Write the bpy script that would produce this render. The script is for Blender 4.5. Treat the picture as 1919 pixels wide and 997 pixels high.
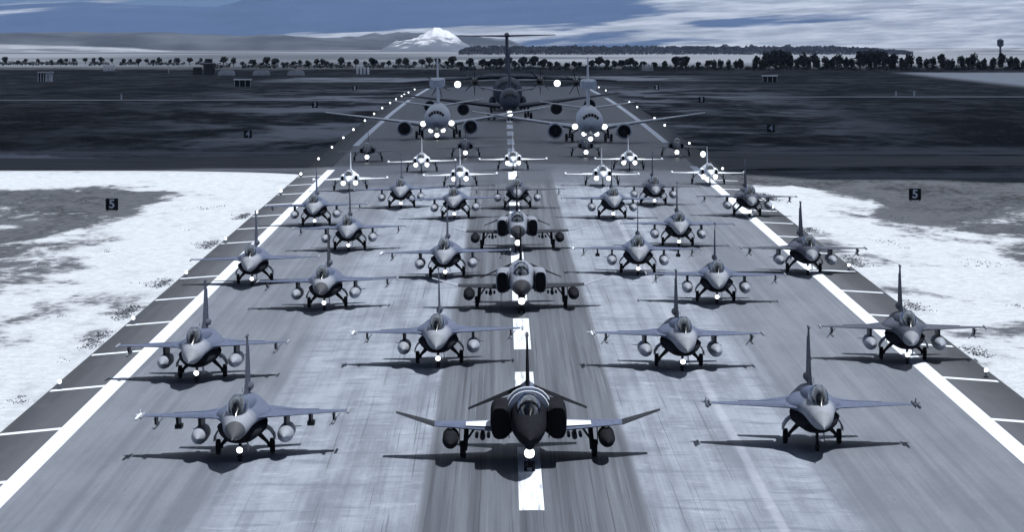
import bpy, bmesh, math, random
from mathutils import Vector, Matrix, noise as mnoise
random.seed(7)
R = math.radians
for o in list(bpy.data.objects): bpy.data.objects.remove(o)
sc = bpy.context.scene
COL = sc.collection

# ------------------------------------------------------------------ camera, sky, sun, exposure
FPX, CXP, CYP = 9500.0, 959.5, 498.5
cd = bpy.data.cameras.new('camera'); cam = bpy.data.objects.new('camera', cd); COL.objects.link(cam)
cd.sensor_width = 36.0; cd.lens = 36.0*FPX/1919.0; cd.clip_start = 1.0; cd.clip_end = 120000.0
cam.location = (0, 0, 21.0)
cam.rotation_euler = (R(90)-math.atan((CYP-84)/FPX), 0, -math.atan((CXP-942)/FPX))
sc.camera = cam

SUN = Vector((0.30, 0.30, 1.0)).normalized()
sun_el = math.asin(SUN.z); sun_az = math.atan2(SUN.x, SUN.y)
sd = bpy.data.lights.new('sun', 'SUN'); so = bpy.data.objects.new('sun', sd); COL.objects.link(so)
sd.energy = 5.0; sd.angle = R(0.5); sd.color = (1.0, 0.985, 0.96)
so.rotation_euler = SUN.to_track_quat('Z', 'Y').to_euler(); so.location = (200, 0, 700)

sc.view_settings.view_transform = 'Standard'; sc.view_settings.look = 'None'
sc.view_settings.gamma = 1.0; sc.view_settings.exposure = 0.25
try: sc.view_settings.use_curve_mapping = False
except Exception: pass

class S:                                   # tiny node-expression helper
    def __init__(s, nt, sock): s.nt = nt; s.k = sock
    def op(s, o, a, b=None, c=None):
        n = s.nt.nodes.new('ShaderNodeMath'); n.operation = o
        for i, v in enumerate((a, b, c)):
            if v is None: continue
            if isinstance(v, S): s.nt.links.new(v.k, n.inputs[i])
            else: n.inputs[i].default_value = v
        return S(s.nt, n.outputs[0])
    def __add__(s, o): return s.op('ADD', s, o)
    __radd__ = __add__
    def __mul__(s, o): return s.op('MULTIPLY', s, o)
    __rmul__ = __mul__
    def __sub__(s, o): return s.op('SUBTRACT', s, o)
    def __rsub__(s, o): return s.op('SUBTRACT', o, s)
    def __truediv__(s, o): return s.op('DIVIDE', s, o)
    def abs(s): return s.op('ABSOLUTE', s)
    def mx(s, o): return s.op('MAXIMUM', s, o)
    def mn(s, o): return s.op('MINIMUM', s, o)
    def ss(s, a, b):                       # smoothstep a..b
        n = s.nt.nodes.new('ShaderNodeMapRange'); n.interpolation_type = 'SMOOTHSTEP'
        s.nt.links.new(s.k, n.inputs[0]); n.inputs[1].default_value = a; n.inputs[2].default_value = b
        return S(s.nt, n.outputs[0])
def comb(nt, x, y, z=0.0):
    n = nt.nodes.new('ShaderNodeCombineXYZ')
    for i, v in enumerate((x, y, z)):
        if isinstance(v, S): nt.links.new(v.k, n.inputs[i])
        else: n.inputs[i].default_value = v
    return S(nt, n.outputs[0])
def nz(nt, vec, scale=1.0, detail=4.0, rough=0.55, dist=0.0):
    n = nt.nodes.new('ShaderNodeTexNoise'); n.inputs['Scale'].default_value = scale
    n.inputs['Detail'].default_value = detail; n.inputs['Roughness'].default_value = rough; n.inputs['Distortion'].default_value = dist
    if vec is not None: nt.links.new(vec.k, n.inputs['Vector'])
    return S(nt, n.outputs['Fac'])
def mixc(nt, f, a, b):
    n = nt.nodes.new('ShaderNodeMix'); n.data_type = 'RGBA'
    if isinstance(f, S): nt.links.new(f.k, n.inputs[0])
    else: n.inputs[0].default_value = f
    for i, v in ((6, a), (7, b)):
        if isinstance(v, S): nt.links.new(v.k, n.inputs[i])
        else: n.inputs[i].default_value = (v[0], v[1], v[2], 1)
    return S(nt, n.outputs[2])
def coords(nt, kind='pos'):
    if kind == 'pos':
        n = nt.nodes.new('ShaderNodeNewGeometry'); s = n.outputs['Position']
    else:
        n = nt.nodes.new('ShaderNodeTexCoord'); s = n.outputs['Object']
    p = nt.nodes.new('ShaderNodeSeparateXYZ'); nt.links.new(s, p.inputs[0])
    return S(nt, s), S(nt, p.outputs[0]), S(nt, p.outputs[1]), S(nt, p.outputs[2])

# ---- world: physical sky with a broken layer of cloud drawn by direction
w = bpy.data.worlds.new('World'); sc.world = w; w.use_nodes = True; nt = w.node_tree; nt.nodes.clear()
out = nt.nodes.new('ShaderNodeOutputWorld'); bg = nt.nodes.new('ShaderNodeBackground'); nt.links.new(bg.outputs[0], out.inputs[0])
sky = nt.nodes.new('ShaderNodeTexSky'); sky.sky_type = 'NISHITA'; sky.sun_disc = False
sky.sun_elevation = sun_el; sky.sun_rotation = sun_az; sky.altitude = 1000; sky.air_density = 1.0; sky.dust_density = 0.3; sky.ozone_density = 2.0
tc = nt.nodes.new('ShaderNodeTexCoord'); sp = nt.nodes.new('ShaderNodeSeparateXYZ'); nt.links.new(tc.outputs['Generated'], sp.inputs[0])
dx, dy, dz = (S(nt, sp.outputs[i]) for i in range(3))
az = dx.op('ARCTAN2', dx, dy)
v = dz.op('LOGARITHM', dz.mx(0.0)*60.0+1.0, 2.71828)*2.6
cv = comb(nt, az*15.0+5.1, v*1.75-az*13.0, 2.6)
n1 = nz(nt, cv, 1.0, 5, 0.5, 0.5)
cover = (n1 + az.op('SINE', az*11.0)*0.15+0.03).ss(0.46, 0.56)*(1.0-dz.ss(0.05, 0.45)*.85)
shade = nz(nt, comb(nt, az*45.0, v*6.0, 7.1), 1.0, 5, 0.55)
tint = mixc(nt, dz.ss(0.0, 0.35), (0.19, 0.385, 1.02), (0.22, 0.25, 0.30))
skyc = mixc(nt, 1.0, S(nt, sky.outputs[0]), tint)
skyc.k.node.blend_type = 'MULTIPLY'
cloudc = mixc(nt, shade.ss(0.3, 0.75), (4.6, 5.3, 6.9), (9.0, 9.9, 11.5))
nt.links.new(mixc(nt, cover*0.95, skyc, cloudc).k, bg.inputs[0]); bg.inputs[1].default_value = 0.05

# ------------------------------------------------------------------ terrain shape
XC = 1.2
def zg(y):
    if y < 700: return .00884*y
    if y < 1300: return .00884*(y-(y-700)**2/1200)
    return 8.84
def camb(x):
    d = x-XC
    return max(.026*d, -.72) if d < 0 else max(-.006*d, -.2)
def surf(x, y): return zg(y)+camb(x)

# ------------------------------------------------------------------ materials
MATS = {}
def pbsdf(name):
    m = bpy.data.materials.new(name); m.use_nodes = True; nt = m.node_tree
    return m, nt, nt.nodes['Principled BSDF']
def setc(nt, b, c):
    if isinstance(c, S): nt.links.new(c.k, b.inputs['Base Color'])
    else: b.inputs['Base Color'].default_value = (c[0], c[1], c[2], 1)
def paint(name, c, rough=0.5, metal=0.0, var=0.25, scale=1.4, spec=0.05):
    m, nt, b = pbsdf(name)
    p, x, y, z = coords(nt, 'obj')
    n = nz(nt, p, scale, 5, 0.6)
    n2 = nz(nt, comb(nt, x*6.0, y*0.7, z*6.0), 1.0, 3, 0.6)
    f = (n*0.6+n2*0.4).ss(0.3, 0.7)
    setc(nt, b, mixc(nt, f, [k*(1-var) for k in c], [k*(1+var*0.6) for k in c]))
    b.inputs['Roughness'].default_value = rough; b.inputs['Metallic'].default_value = metal; b.inputs['Specular IOR Level'].default_value = spec
    MATS[name] = m; return m
paint('jet_blue_grey', (.082, .106, .178), .5)
paint('jet_dark_grey', (.06, .07, .10), .5)
paint('jet_light_grey', (.26, .29, .35), .45, var=.18)
paint('belly_shade', (.022, .024, .030), .7, spec=0.0)  # shade under the fighters, put into the intake colour
paint('radome_dark', (.075, .08, .095), .45, var=.12)
paint('radome_light', (.24, .265, .31), .45, var=.12)
paint('radome_black', (.015, .016, .02), .4)
paint('phantom_dark', (.016, .0175, .022), .8, spec=0.0)
paint('phantom_mid', (.028, .032, .042), .7, spec=0.02)
paint('phantom_grey', (.19, .215, .27), .5)
paint('paint_white', (.66, .72, .80), .4, var=.08)
paint('paint_airliner', (.66, .71, .79), .35, var=.08)
paint('airlift_grey', (.05, .062, .095), .5)
paint('tank_grey', (.30, .335, .40), .35, var=.15)
paint('metal_dark', (.03, .033, .04), .45, .6)
paint('metal_grey', (.22, .24, .28), .4, .5)
paint('rubber', (.012, .013, .016), .85, var=.1, spec=.2)
paint('intake_black', (.006, .006, .008), .8, var=.1, spec=.1)
paint('seat_dark', (.02, .022, .026), .7)
paint('helmet', (.5, .53, .58), .3, var=.05)
paint('sign_black', (.012, .013, .017), .6, var=.1)
paint('hut_white', (.42, .46, .52), .8, var=.15, scale=.6)
paint('hut_dark', (.03, .034, .042), .8)
paint('bunker_pale', (.25, .28, .33), .9, var=.25, scale=.4)
paint('bark', (.05, .045, .045), .9)
def fighter_paint():                       # pale front fading to blue-grey aft: the two-tone scheme
    m, nt, b = pbsdf('jet_two_tone'); p, x, y, z = coords(nt, 'obj')
    n = nz(nt, p, 1.3, 5, .6)
    f = (y+n*1.6).ss(-4.6, -2.6)
    side = z.ss(1.55, 1.75)
    c = mixc(nt, f, (.27, .30, .36), (.078, .100, .165))
    lines = ((y*1.15).op('FRACT', y*1.15)-.5).abs().ss(.485, .5)
    c = mixc(nt, lines*.45, c, (.04, .045, .055))
    c = mixc(nt, n.ss(.5, .8)*.35, c, (.06, .065, .08))
    setc(nt, b, c); b.inputs['Roughness'].default_value = .5; b.inputs['Specular IOR Level'].default_value = .06; MATS['jet_two_tone'] = m
fighter_paint()
def glass(name):
    m, nt, b = pbsdf(name); nt.nodes.remove(b)
    o = nt.nodes['Material Output']
    t = nt.nodes.new('ShaderNodeBsdfTransparent'); t.inputs[0].default_value = (.45, .48, .55, 1)
    g = nt.nodes.new('ShaderNodeBsdfGlossy'); g.inputs[0].default_value = (.9, .95, 1, 1); g.inputs['Roughness'].default_value = .12
    fr = nt.nodes.new('ShaderNodeFresnel'); fr.inputs[0].default_value = 1.6
    mx = nt.nodes.new('ShaderNodeMixShader'); nt.links.new(fr.outputs[0], mx.inputs[0]); nt.links.new(t.outputs[0], mx.inputs[1]); nt.links.new(g.outputs[0], mx.inputs[2])
    nt.links.new(mx.outputs[0], o.inputs[0]); MATS[name] = m
glass('canopy_glass')
def lampmat(name, st):
    m, nt, b = pbsdf(name); b.inputs['Base Color'].default_value = (.8, .85, .9, 1)
    b.inputs['Emission Color'].default_value = (.93, .97, 1, 1); b.inputs['Emission Strength'].default_value = st; MATS[name] = m
lampmat('lamp_lit', 3.5)

def ground_mat():
    m, nt, b = pbsdf('dry_field'); p, x, y, z = coords(nt)
    # far range is log-compressed so patches stay readable as the field recedes
    k = 60.0
    big = nz(nt, comb(nt, x*0.045, y*0.010, 2.2), 1.0, 6, .62, .4)
    mid = nz(nt, comb(nt, x*0.16, y*0.045, 5.1), 1.0, 6, .66, .3)
    fine = nz(nt, comb(nt, x*1.1, y*0.5, 1.0), 1.0, 5, .65)
    grit = nz(nt, comb(nt, x*5.0, y*2.0, 1.0), 1.0, 3, .6)
    dxr = (x-XC).abs()
    # how much dry grass has taken over the pale dust (more of it away from the strip and past the cross taxiway)
    far = (y+x*1.5).ss(590., 675.)
    side = dxr.ss(31., 46.)*(y.ss(340., 500.)*.6+.4)*(1.0-y.ss(570., 605.)*(1.0-x.ss(-1., 1.)))
    bias = far*.42+side*.175+.012
    tex = big*.45+mid*.4+fine*.15
    grass = (tex+bias).ss(.565, .635)
    # beaten, pale strips alongside the runway further out
    worn = (1.0-(dxr-y*.022).ss(12., 60.))*y.ss(690., 760.)*(1.0-y.ss(1300., 1700.))
    wp = nz(nt, comb(nt, x*.040, y*.011, 11.), 1.0, 6, .6, .5)
    grass = grass*(1.0-worn*(wp*.8+mid*.2).ss(.46, .60)*.85)
    dust = mixc(nt, (fine*.6+grit*.4).ss(.3, .7), (.33, .365, .42), (.50, .545, .60))
    soft = nz(nt, comb(nt, x*.25, y*.06, 15.), 1., 5, .65)
    dust = mixc(nt, soft.ss(.52, .70)*.32, dust, (.20, .225, .27))
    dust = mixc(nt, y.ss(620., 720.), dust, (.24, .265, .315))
    gcol = mixc(nt, fine.ss(.35, .65), (.012, .014, .0175), (.030, .034, .042))
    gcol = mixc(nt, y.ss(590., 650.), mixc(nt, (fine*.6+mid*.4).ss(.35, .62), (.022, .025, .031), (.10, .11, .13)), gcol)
    gcol = mixc(nt, (big*.5+mid*.5).ss(.45, .62)*.8, gcol, (.080, .088, .106))
    # verges of the cross taxiway, grazed pale
    vb = nz(nt, comb(nt, x*.012, y*.09, 6.), 1., 5, .6)
    verge = (y.ss(694., 702.)*(1.0-y.ss(722., 748.))+x.ss(25., 40.)*y.ss(596., 612.)*(1.0-y.ss(640., 652.)))*(vb*.7+mid*.3).ss(.40, .56)
    c = mixc(nt, verge*.85, mixc(nt, grass, dust, gcol), (.135, .15, .18))
    # bare pale ground at the far right and off the runway's end
    bare = (x-y*.028).ss(106., 122.)*y.ss(1380., 1480.)*(1.0-y.ss(2240., 2340.))
    bare = bare.mx(y.ss(1740., 1800.)*(1.0-y.ss(1980., 2060.))*x.ss(-95., -70.)*(1.0-x.ss(55., 90.))*(big*.5+wp*.5).ss(.38, .54)*.7)
    c = mixc(nt, bare*(.55+fine*.4), c, (.40, .44, .51))
    # stubble fields on the open plain
    fld = nz(nt, comb(nt, x*0.0012, y*0.00045, 9.0), 1.0, 3, .5)
    plain = mixc(nt, fld.ss(.42, .58), (.085, .10, .125), (.20, .225, .27))
    c = mixc(nt, y.ss(2750., 3300.), c, plain)
    setc(nt, b, c); b.inputs['Roughness'].default_value = 1.0; b.inputs['Specular IOR Level'].default_value = 0.0
    bp = nt.nodes.new('ShaderNodeBump'); bp.inputs['Strength'].default_value = .5; bp.inputs['Distance'].default_value = .15
    nt.links.new((fine*.7+grit*.3).k, bp.inputs['Height']); nt.links.new(bp.outputs[0], b.inputs['Normal'])
    return m
def runway_mat():
    m, nt, b = pbsdf('runway_asphalt'); p, x, y, z = coords(nt)
    d = x-XC; wob = nz(nt, comb(nt, x*.02, y*.004, 3.), 1., 3, .5)
    e = d.abs()+(wob-.5)*1.5
    streak = nz(nt, comb(nt, x*1.7, y*.006, 1.), 1., 5, .65)
    fines = nz(nt, comb(nt, x*6.0, y*.012, 4.), 1., 4, .7)
    wave = nz(nt, comb(nt, x*.26+y*.02, y*.48, 8.), 1., 4, .55, .8)
    blot = nz(nt, comb(nt, x*.35, y*.045, 12.), 1., 5, .6)
    blot2 = nz(nt, comb(nt, x*.55, y*.30, 31.), 1., 5, .6, .4)
    lightb = (1.0-e.ss(12.2, 14.2))*e.ss(4.4, 4.8)
    outer = mixc(nt, (streak*.6+blot*.4).ss(.38, .62), (.105, .123, .158), (.155, .177, .220))
    light = mixc(nt, (streak*.4+blot*.6).ss(.35, .62), (.135, .158, .203), (.255, .295, .365))
    light = mixc(nt, blot2.ss(.55, .72)*.5, light, (.36, .41, .50))
    light = mixc(nt, (1.0-wave.ss(.34, .47))*(blot*.8+.1), light, (.105, .128, .175))
    centre = mixc(nt, streak.ss(.36, .64), (.052, .061, .079), (.108, .124, .156))
    rub = fines.ss(.54, .68)*(1.0-e.ss(3.2, 5.6))
    centre = mixc(nt, rub*.85, centre, (.032, .036, .048))
    centre = mixc(nt, (1.0-fines.ss(.32, .42))*.45, centre, (.20, .23, .29))
    c = mixc(nt, e.ss(4.3, 4.85), centre, mixc(nt, lightb, outer, light))
    skid = nz(nt, comb(nt, x*7.5+y*.02, y*.018, 40.), 1., 3, .6)
    c = mixc(nt, skid.ss(.60, .66)*(1.0-d.abs().ss(5., 15.))*.6, c, (.035, .041, .054))
    crack = nz(nt, comb(nt, x*.9, y*.05, 44.), 1., 6, .7, 1.2)
    c = mixc(nt, (1.0-(crack-.5).abs().ss(.0, .006))*.35, c, (.04, .047, .06))
    seal = (1.0-((d-9.9+(wob-.5)*1.2).abs()).ss(.10, .30))*(blot*.6+blot2*.5-.1)
    c = mixc(nt, seal, c, (.36, .40, .48))
    # long tyre tracks and sealed joints out on the shoulders of the strip
    tr = nz(nt, comb(nt, x*2.6+y*.004, y*.0015, 20.), 1., 2, .5)
    c = mixc(nt, tr.ss(.60, .68)*.16, c, (.07, .08, .105))
    # newer, darker asphalt where the cross taxiway joins and beyond
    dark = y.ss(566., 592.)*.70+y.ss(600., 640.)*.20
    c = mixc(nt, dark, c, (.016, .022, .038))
    gr = nz(nt, p, 3.0, 3, .6); c = mixc(nt, gr.ss(.3, .7)*.14, c, (.05, .06, .08))
    setc(nt, b, c); b.inputs['Specular IOR Level'].default_value = .12
    nt.links.new((y.ss(570., 600.)*-.28+.72).k, b.inputs['Roughness'])
    return m
def shoulder_mat():
    m, nt, b = pbsdf('shoulder_asphalt'); p, x, y, z = coords(nt)
    d = (x-XC).abs(); s = nz(nt, comb(nt, x*1.2, y*.02, 2.), 1., 4, .6); g = nz(nt, comb(nt, x*.5, y*.08, 2.), 1., 5, .6)
    c = mixc(nt, (d+(s-.5)*3.0).ss(23.4, 26.4), (.066, .074, .092), (.026, .031, .042))
    c = mixc(nt, g.ss(.5, .75)*.4, c, (.085, .095, .115))
    setc(nt, b, c); b.inputs['Roughness'].default_value = .8; b.inputs['Specular IOR Level'].default_value = .2; return m
def mark_mat():
    m, nt, b = pbsdf('marking_paint'); p, x, y, z = coords(nt)
    n = nz(nt, comb(nt, x*5., y*.10, 1.), 1., 5, .7); n2 = nz(nt, p, 1.5, 5, .65)
    f = (n*.6+n2*.4).ss(.55, .72)
    # rubber has been dragged over the centre stripes by landing wheels
    f = (f*.40+ (1.0-(x-XC).abs().ss(1.0, 3.0))*n.ss(.52, .64)*.7).mn(.85)
    setc(nt, b, mixc(nt, f, (.60, .665, .77), (.20, .23, .28))); b.inputs['Roughness'].default_value = .7; b.inputs['Specular IOR Level'].default_value = .2; return m
def simple_noise(name, a, bcol, sx, sy, rough=.9):
    m, nt, b = pbsdf(name); p, x, y, z = coords(nt)
    n = nz(nt, comb(nt, x*sx, y*sy, z*sx), 1., 5, .6)
    setc(nt, b, mixc(nt, n.ss(.35, .65), a, bcol)); b.inputs['Roughness'].default_value = rough; b.inputs['Specular IOR Level'].default_value = .1
    MATS[name] = m; return m
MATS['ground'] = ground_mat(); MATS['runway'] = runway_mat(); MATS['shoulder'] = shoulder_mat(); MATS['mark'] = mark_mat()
simple_noise('taxi_asphalt', (.026, .031, .045), (.05, .058, .077), .06, .12)
simple_noise('road_pale', (.16, .18, .22), (.26, .29, .34), .05, .2)
simple_noise('hill_scrub', (.022, .030, .048), (.080, .095, .125), .0035, .0012)
simple_noise('hill_pale', (.10, .115, .145), (.30, .33, .39), .006, .0022)
simple_noise('leaf_dark', (.018, .022, .028), (.045, .052, .062), .5, .5)
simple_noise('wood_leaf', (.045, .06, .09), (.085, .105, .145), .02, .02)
simple_noise('dry_grass', (.05, .056, .068), (.20, .22, .26), 1., 1.)
def snow_mat():
    m, nt, b = pbsdf('snow_rock'); p, x, y, z = coords(nt)
    n = nz(nt, comb(nt, x*.03, y*.012, z*.035), 1., 6, .65)
    f = (n*95.+z).ss(66., 96.)
    setc(nt, b, mixc(nt, f, (.07, .09, .14), (.58, .63, .72))); b.inputs['Roughness'].default_value = .9; MATS['snow'] = m
snow_mat()
def range_mat():                            # far range: rock with the blue of haze put into its colour, broad snow fields
    m, nt, b = pbsdf('mountain_range'); p, x, y, z = coords(nt); D = 21000.
    a = x/D; v = (z-21.0)/D*156.0
    n = nz(nt, comb(nt, a*13.0+5.1, v*1.1-a*11.0, 2.6), 1., 6, .5, .5)
    n2 = nz(nt, comb(nt, a*70.0, v*5.0-a*30.0, 4.), 1., 5, .6)
    f = (n+a.op('SINE', a*11.0)*.13+n2*.05-.02).ss(.455, .515)
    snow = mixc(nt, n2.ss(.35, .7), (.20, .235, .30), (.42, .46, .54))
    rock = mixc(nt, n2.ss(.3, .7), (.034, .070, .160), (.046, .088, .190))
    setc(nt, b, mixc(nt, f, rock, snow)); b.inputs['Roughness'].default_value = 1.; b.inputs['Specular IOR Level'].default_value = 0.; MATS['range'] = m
range_mat()
def cloud_mat():
    m, nt, b = pbsdf('cloud_vapour'); o = nt.nodes['Material Output']; nt.nodes.remove(b)
    d = nt.nodes.new('ShaderNodeBsdfDiffuse'); d.inputs[0].default_value = (.85, .88, .93, 1)
    t = nt.nodes.new('ShaderNodeBsdfTranslucent'); t.inputs[0].default_value = (.90, .94, .99, 1)
    mx = nt.nodes.new('ShaderNodeMixShader'); mx.inputs[0].default_value = .64
    nt.links.new(d.outputs[0], mx.inputs[1]); nt.links.new(t.outputs[0], mx.inputs[2]); nt.links.new(mx.outputs[0], o.inputs[0]); MATS['cloud'] = m
cloud_mat()

# ------------------------------------------------------------------ mesh helpers
class MB:
    def __init__(s): s.v = []; s.f = []
    def add(s, vs, fs):
        o = len(s.v); s.v += [tuple(p) for p in vs]; s.f += [tuple(i+o for i in f) for f in fs]; return s
    def loft(s, secs, n=20, cap=True):
        rings = []
        for q in secs:
            y, x, z, w, u, d = q[:6]; e = q[6] if len(q) > 6 else 2.0
            ring = []
            for i in range(n):
                t = 2*math.pi*i/n; c, si = math.cos(t), math.sin(t)
                px = w*math.copysign(abs(c)**(2/e), c); pz = (u if si > 0 else d)*math.copysign(abs(si)**(2/e), si)
                ring.append((x+px, y, z+pz))
            rings.append(ring)
        vs = [p for r in rings for p in r]; fs = []
        for k in range(len(rings)-1):
            for i in range(n):
                j = (i+1) % n; fs.append((k*n+i, k*n+j, (k+1)*n+j, (k+1)*n+i))
        if cap: fs.append(tuple(reversed(range(n)))); fs.append(tuple((len(rings)-1)*n+i for i in range(n)))
        # (orientation is fixed in mesh())
        return s.add(vs, fs)
    def slab(s, secs):
        # secs: list of (LE, TE, thickness, normal); an aerofoil-like plate through them
        prof = [(0, 0), (.06, .55), (.3, 1), (.65, .75), (1, .06), (1, -.06), (.65, -.75), (.3, -1), (.06, -.55)]
        n = len(prof); vs = []; fs = []
        for le, te, th, nn in secs:
            le, te, nn = Vector(le), Vector(te), Vector(nn).normalized()
            for c, h in prof: vs.append(le.lerp(te, c)+nn*(h*th*.5))
        for k in range(len(secs)-1):
            for i in range(n):
                j = (i+1) % n; fs.append((k*n+i, (k+1)*n+i, (k+1)*n+j, k*n+j))
        fs.append(tuple(range(n))); fs.append(tuple(reversed([(len(secs)-1)*n+i for i in range(n)])))
        return s.add(vs, fs)
    def tube(s, a, b, r0, r1=None, n=8):
        r1 = r0 if r1 is None else r1
        a, b = Vector(a), Vector(b); d = (b-a).normalized(); u = d.orthogonal().normalized(); w = d.cross(u); vs = []
        for p, r in ((a, r0), (b, r1)):
            for i in range(n):
                t = 2*math.pi*i/n; vs.append(p+(u*math.cos(t)+w*math.sin(t))*r)
        fs = [(i, (i+1) % n, n+(i+1) % n, n+i) for i in range(n)]+[tuple(reversed(range(n))), tuple(range(n, 2*n))]
        return s.add(vs, fs)
    def box(s, x0, x1, y0, y1, z0, z1):
        vs = [(x, y, z) for x in (x0, x1) for y in (y0, y1) for z in (z0, z1)]
        return s.add(vs, [(0, 1, 3, 2), (4, 6, 7, 5), (0, 4, 5, 1), (2, 3, 7, 6), (0, 2, 6, 4), (1, 5, 7, 3)])
    def prism(s, poly, d):                 # poly: 3-D outline, extruded by vector d
        n = len(poly); d = Vector(d); vs = [Vector(p) for p in poly]; vs += [p+d for p in vs]
        return s.add(vs, [tuple(range(n)), tuple(reversed(range(n, 2*n)))]+[(i, n+i, n+(i+1) % n, (i+1) % n) for i in range(n)])
    def wheel(s, x, y, z, r, wd, n=18):
        prof = [(-.5, .62), (-.5, .85), (-.36, 1), (.36, 1), (.5, .85), (.5, .62)]; vs = []; fs = []; m = len(prof)
        for i in range(n):
            t = 2*math.pi*i/n
            for a, q in prof: vs.append((x+a*wd, y+math.cos(t)*r*q, z+math.sin(t)*r*q))
        for i in range(n):
            for k in range(m-1): fs.append((i*m+k, i*m+k+1, ((i+1) % n)*m+k+1, ((i+1) % n)*m+k))
        fs.append(tuple(i*m for i in range(n))); fs.append(tuple(reversed([i*m+m-1 for i in range(n)])))
        return s.add(vs, fs)
    def ball(s, c, rx, ry, rz, n=12, m=8):
        vs = []; fs = []
        for j in range(m+1):
            p = math.pi*j/m
            for i in range(n):
                t = 2*math.pi*i/n; vs.append((c[0]+rx*math.sin(p)*math.cos(t), c[1]+ry*math.sin(p)*math.sin(t), c[2]+rz*math.cos(p)))
        for j in range(m):
            for i in range(n):
                k = (i+1) % n; fs.append((j*n+i, (j+1)*n+i, (j+1)*n+k, j*n+k))
        return s.add(vs, fs)
    def mesh(s, name, mat, smooth=35):
        me = bpy.data.meshes.new(name); me.from_pydata(s.v, [], s.f)
        bm = bmesh.new(); bm.from_mesh(me); bmesh.ops.remove_doubles(bm, verts=bm.verts, dist=1e-5)
        bmesh.ops.recalc_face_normals(bm, faces=bm.faces); bm.to_mesh(me); bm.free()
        if smooth:
            me.polygons.foreach_set('use_smooth', [True]*len(me.polygons)); me.set_sharp_from_angle(angle=R(smooth))
        me.materials.append(MATS[mat] if isinstance(mat, str) else mat); return me
def link(name, me, parent=None, **tags):
    o = bpy.data.objects.new(name, me); COL.objects.link(o)
    if parent: o.parent = parent
    for k, val in tags.items(): o[k] = val
    return o
def empty(name, loc, rot=(0, 0, 0), **tags):
    o = link(name, None, None, **tags); o.location = loc; o.rotation_euler = rot; o.empty_display_size = .5; return o

# ------------------------------------------------------------------ large structure: ground, runway, taxiway
def strip(name, mat, x0, x1, ys, off, nx=2, parent=None, kind=None, xs=None):
    b = MB(); X = xs or [x0+(x1-x0)*i/(nx-1) for i in range(nx)]
    vs = [(x, y, surf(x, y)+off) for y in ys for x in X]; n = len(X)
    fs = [(j*n+i, j*n+i+1, (j+1)*n+i+1, (j+1)*n+i) for j in range(len(ys)-1) for i in range(n-1)]
    b.add(vs, fs); me = b.mesh(name, mat, 0)
    for p in me.polygons:
        if p.normal.z < 0: p.flip()
    o = link(name, me, parent)
    if kind: o['kind'] = kind
    return o
YS = [60, 300, 500, 690]+list(range(710, 1320, 20))+[1500]
gys = [-400]+YS[:-1]+[1500, 2000, 2600, 3300, 5000, 9000, 16000, 30000]
gxs = [-16000, -6000, -2000, -600, -200, -80, XC-27.7, XC, XC+33.4, 80, 200, 600, 2000, 6000, 16000]
strip('ground', 'ground', 0, 0, gys, -.05, kind='structure', xs=gxs)
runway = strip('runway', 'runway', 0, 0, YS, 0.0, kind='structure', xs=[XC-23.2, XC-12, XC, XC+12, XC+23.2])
for sgn in (-1, 1):
    a, b_ = (XC-26.4, XC-23.2) if sgn < 0 else (XC+23.2, XC+26.5)
    strip('runway_shoulder', 'shoulder', a, b_, YS, -.002, parent=runway)
taxi = strip('taxiway', 'taxi_asphalt', 0, 0, [648, 660, 684, 697], -.012, kind='structure', xs=[-900, -200, XC-45, XC-33, XC-26.3])
strip('taxiway', 'taxi_asphalt', 0, 0, [650, 690], -.012, kind='structure', xs=[XC+26.4, XC+33, 60, 200, 900])
for sx in (-1, 1):                                      # fillets where the taxiway meets the runway
    b = MB(); poly = []
    base = [(26.3, 630), (26.3, 745)] if sx < 0 else [(26.4, 628), (26.4, 716)]
    pts = [base[0]]
    for i in range(9):
        t = i/8*math.pi/2; pts.append((26.3+42*(1-math.cos(t)), base[0][1]+(650-base[0][1])*math.sin(t)))
    for i in range(8, -1, -1):
        t = i/8*math.pi/2; pts.append((26.3+42*(1-math.cos(t)), base[1][1]-(base[1][1]-690)*math.sin(t)))
    pts.append(base[1])
    clean = [pts[0]]
    for q in pts[1:]:
        if (Vector(q)-Vector(clean[-1])).length > .05: clean.append(q)
    vs = [(XC+sx*q[0], q[1], surf(XC+sx*q[0], q[1])-.004) for q in clean]
    # strips across so that it follows the slope
    n = len(vs)//2; fs = [(i, i+1, len(vs)-2-i, len(vs)-1-i) for i in range(n-1)]
    me = b.add(vs, fs).mesh('taxiway_fillet', 'taxi_asphalt', 0)
    for p in me.polygons:
        if p.normal.z < 0: p.flip()
    link('taxiway_fillet', me, taxi)
# painted markings (parts of the runway)
def mark(name, poly):
    b = MB(); vs = [(x, y, surf(x, y)+.006) for x, y in poly]
    me = b.add(vs, [tuple(range(len(vs)))]).mesh(name, 'mark', 0)
    for p in me.polygons:
        if p.normal.z < 0: p.flip()
    return link(name, me, runway)
for s0 in (-1, 1):
    for y0, y1 in ((60, 645), (753, 1190), (1232, 1490)):
        ys = [y for y in YS if y0 < y < y1]; ys = [y0]+ys+[y1]
        if y0 > 1000: ys = ys[:]
        b = MB(); xi, xo = XC+s0*22.55, XC+s0*23.5
        vs = [(x, y, surf(x, y)+.006) for y in ys for x in (xi, xo)]
        fs = [(2*i, 2*i+1, 2*i+3, 2*i+2) for i in range(len(ys)-1)]
        me = b.add(vs, fs).mesh('edge_line', 'mark', 0)
        for p in me.polygons:
            if p.normal.z < 0: p.flip()
        link('edge_line', me, runway)
for k in range(-3, 22):
    y0 = 304.5+k*48.2
    if y0+29.6 < 150: continue
    strip('centre_stripe', 'mark', 0, 0, [y0, y0+10, y0+20, y0+29.6], .006, parent=runway, xs=[XC-.52, XC, XC+.52])
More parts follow.
